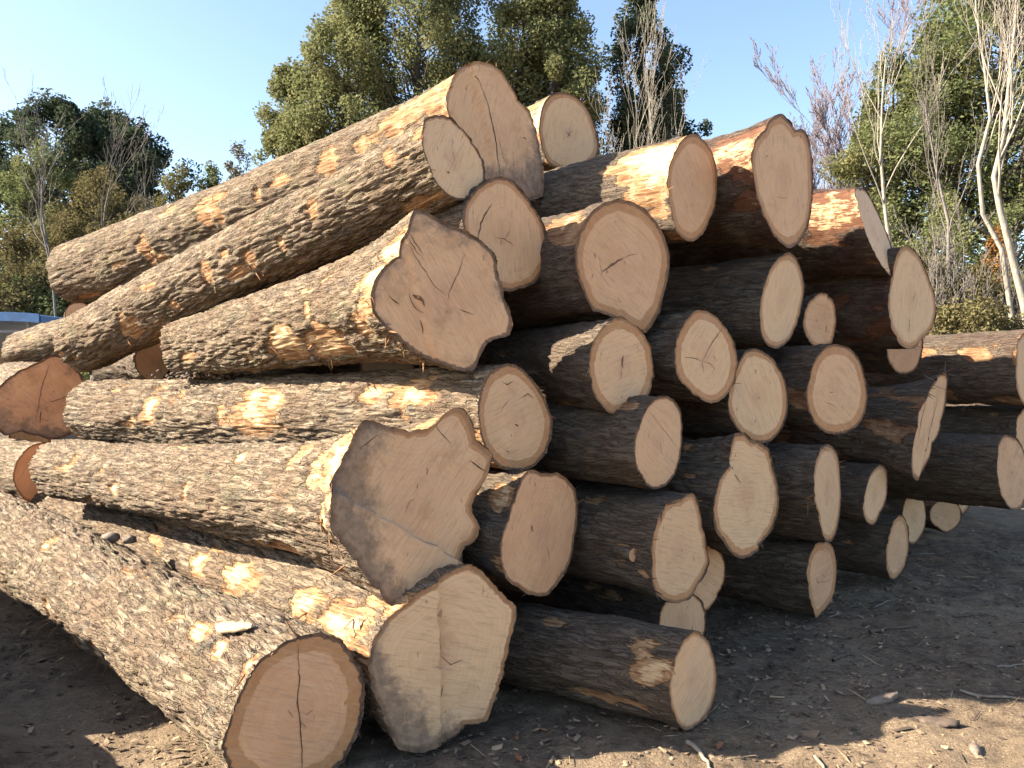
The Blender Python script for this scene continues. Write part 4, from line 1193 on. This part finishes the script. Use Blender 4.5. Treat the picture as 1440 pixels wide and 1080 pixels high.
for i_, (px_, yt, w_, lk, lb) in enumerate((
    (15, 330, 130, 'brown', 'brown shrub at the left edge above the shed roof'),
    (95, 318, 120, 'brown', 'dense brown shrub behind the left end of the topmost log'),
    (190, 312, 110, 'brown', 'low brown shrub under the narrow dark evergreen'),
    (0, 395, 120, 'green', 'greener shrub low at the left edge'),
    (75, 385, 110, 'green', 'greenish shrub right above the shed roof'),
    (262, 240, 70, 'yellow', 'yellowish bush left of the gap, behind the topmost log'),
    (300, 226, 60, 'green', 'greenish bush in the dip of the treeline'),
    (345, 212, 70, 'brown', 'brownish bush at the left foot of the big olive trees'))):
    leafy_tree('shrub', lb, px_, 26 if i_ < 5 else 33, yt, 470, w_, lk, 120 + i_, 3600, .14, 60, .8, 'shrub', 'shrubs along the treeline', .5)
bare_tree('bare_tree', 'thin bare forked tree rising above the left evergreens', 143, 26, 128, M_GREYT, 141, .045, .3, 4, (6, 5, 4, 2), path=[(140,520),(138,420),(142,345),(148,290),(155,262),(160,245)])
bare_tree('bare_tree', 'bare sapling with a pale stem before the left evergreens', 60, 25, 160, M_GREYT, 142, .045, .3, 4, (6, 5, 3, 2), path=[(85,520),(72,390),(57,300),(55,260),(60,240)])
bare_tree('bare_tree', 'small bare bush-like tree at the end of the topmost log', 205, 24, 250, M_GREYT, 143, .04, .5, 4, (5, 4, 3, 2), stems=3)
bare_tree('bare_tree', 'leaning thin bare stem among the brown shrubs on the left', 90, 23, 290, M_GREYT, 144, .04, .45, 4, (5, 4, 3, 2), path=[(90,480),(75,380),(60,320),(58,250)])

# --- big olive trees behind the crest
BIG = 'tall olive trees behind the crest'
leafy_tree('olive_green_tree', 'low left flank tree of the big olive stand', 425, 30, 92, 300, 70, 'olive', 151, 8000, .17, 80, 1.0, group=BIG)
leafy_tree('olive_green_tree', 'olive-green tree with its tip just touching the top edge, left', 497, 30, -10, 290, 130, 'olive', 152, 17000, .17, 130, 1.0, group=BIG)
leafy_tree('olive_green_tree', 'broad olive-green tree above the biggest log', 590, 31, -70, 280, 170, 'olive', 153, 19000, .17, 140, 1.0, group=BIG)
leafy_tree('olive_green_tree', 'dense olive-green tree between the biggest log and the crest log', 690, 31, -50, 280, 150, 'olive', 154, 17000, .17, 130, 1.0, group=BIG)
leafy_tree('olive_green_tree', 'right-hand olive-green tree above the crest log', 766, 30, -40, 290, 98, 'olive', 155, 16000, .16, 120, 1.0, group=BIG)
leafy_tree('evergreen_tree', 'upright dark evergreen standing apart right of the olive trees', 888, 33, 12, 300, 92, 'dark', 156, 12000, .18, 90, .95, group=BIG)
leafy_tree('evergreen_tree', 'small dark evergreen at the right foot of the upright one', 946, 34, 128, 300, 70, 'dark', 157, 5000, .18, 50, 1.0, group=BIG)
bare_tree('bare_tree', 'pale many-stemmed bare tree in front of the upright evergreen', 880, 26, 55, M_PALE, 158, .055, .3, 4, (7, 5, 4, 2), stems=5, first=.25)

# --- right woodland
leafy_tree('green_tree', 'tall green tree filling the upper right corner', 1400, 26, -110, 330, 230, 'green', 171, 26000, .15, 170, 1.0)
leafy_tree('green_tree', 'green tree with open crown left of the upper right corner', 1300, 27, 85, 400, 170, 'green', 172, 12000, .15, 100, 1.0)
leafy_tree('green_tree', 'slim green tree behind the pale bare trunk on the right', 1240, 28, 82, 420, 85, 'green', 173, 8000, .15, 60, 1.0)
leafy_tree('green_tree', 'olive tree low behind the slanting log end', 1205, 27, 190, 440, 95, 'olive', 174, 6000, .14, 60, 1.0)
for i_, (px_, yt, w_, lk, lb, dd) in enumerate((
    (1255, 300, 110, 'olive', 'olive shrub behind the tall pinkish oval end', 20),
    (1345, 285, 130, 'olive', 'wide olive shrub in the right undergrowth', 21),
    (1425, 300, 120, 'green', 'green shrub cut by the right edge', 21),
    (1300, 370, 110, 'brown', 'straw-coloured shrub directly right of the tall pinkish oval', 17),
    (1370, 385, 110, 'brown', 'brown undergrowth shrub above the sunlit edge log', 17),
    (1435, 390, 100, 'yellow', 'yellowish undergrowth shrub at the right edge', 17),
    (1385, 325, 40, 'rust', 'rust-red vine-covered shrub beside the white trunk', 19),
    (1345, 432, 150, 'brown', 'low straw-coloured weeds behind the sunlit edge log', 15))):
    leafy_tree('shrub', lb, px_, dd, yt, 560, w_, lk, 180 + i_, 4600, .10, 80, .8, 'shrub', 'shrubs along the treeline', .42)
bare_tree('bare_tree', 'white-stemmed bare tree with forked trunk at the right', 1400, 15, -60, M_PALE, 191, .078, .38, 4, (9, 5, 4, 2), path=[(1470,520),(1437,430),(1415,345),(1400,290),(1395,250),(1408,190),(1415,130),(1420,60),(1428,-60)], first=.35)
bare_tree('bare_tree', 'grey bare tree forking left beside the white-stemmed one', 1385, 15.5, -40, M_PALE, 192, .055, .36, 4, (8, 5, 4, 2), path=[(1450,520),(1410,350),(1385,300),(1378,230),(1395,165),(1385,90),(1372,20),(1368,-60)], first=.35)
bare_tree('bare_tree', 'slender pale bare tree rising from behind the slanting log end', 1248, 19, 75, M_PALE, 193, .062, .36, 4, (9, 5, 4, 2), path=[(1262,520),(1254,360),(1244,290),(1238,220),(1240,150),(1247,80)], first=.35)
bare_tree('bare_tree', 'grey bare tree in the middle of the right undergrowth', 1340, 18, 110, M_GREYT, 194, .06, .4, 4, (8, 5, 4, 2), path=[(1345,520),(1340,420),(1342,310),(1325,230),(1310,140)], first=.35)
bare_tree('bare_tree', 'hazy purplish bare tree against the sky on the right', 1200, 36, 95, M_PURPLE, 195, .12, .5, 5, (9, 7, 6, 5, 2), stems=4, first=.2, rmin=.011)
bare_tree('bare_tree', 'low purplish bare tree behind the notched log', 1150, 38, 165, M_PURPLE, 196, .10, .5, 5, (8, 6, 6, 5, 2), stems=4, first=.2, rmin=.011)
for i_, (px_, y_, sd, lb) in enumerate(((1300, 330, 201, 'bare thicket stems right of the tall pinkish oval'), (1365, 350, 202, 'bare thicket stems left of the white trunk'), (1420, 360, 203, 'bare thicket stems at the right edge'))):
    bare_tree('bare_bush', lb, px_, 16, y_, M_GREYT, sd, .025, .55, 4, (6, 5, 4, 2), stems=6, first=.1, group='bare thicket bushes', cat='bush')

# --- far wood that closes the horizon
rng_ = np.random.RandomState(300)
n_ = 26000
xa_ = rng_.uniform(-75, 75, n_); top_ = 4.2 + 1.8 * perlin(xa_ * .12, xa_ * 0, xa_ * 0, 5) * 2
za_ = rng_.uniform(0, 1, n_) ** .8 * top_
ya_ = 56 + rng_.normal(0, 2.2, n_) - np.abs(xa_) * .06
V, Q = leaves_mesh(np.stack([xa_, ya_, za_], 1), .55, rng_)
o_ = link('far_wood', mk_mesh('far_wood', V, Q, None, False, None, LEAF['green']), None, kind='stuff', label='far-off belt of woodland closing the horizon', category='woodland')
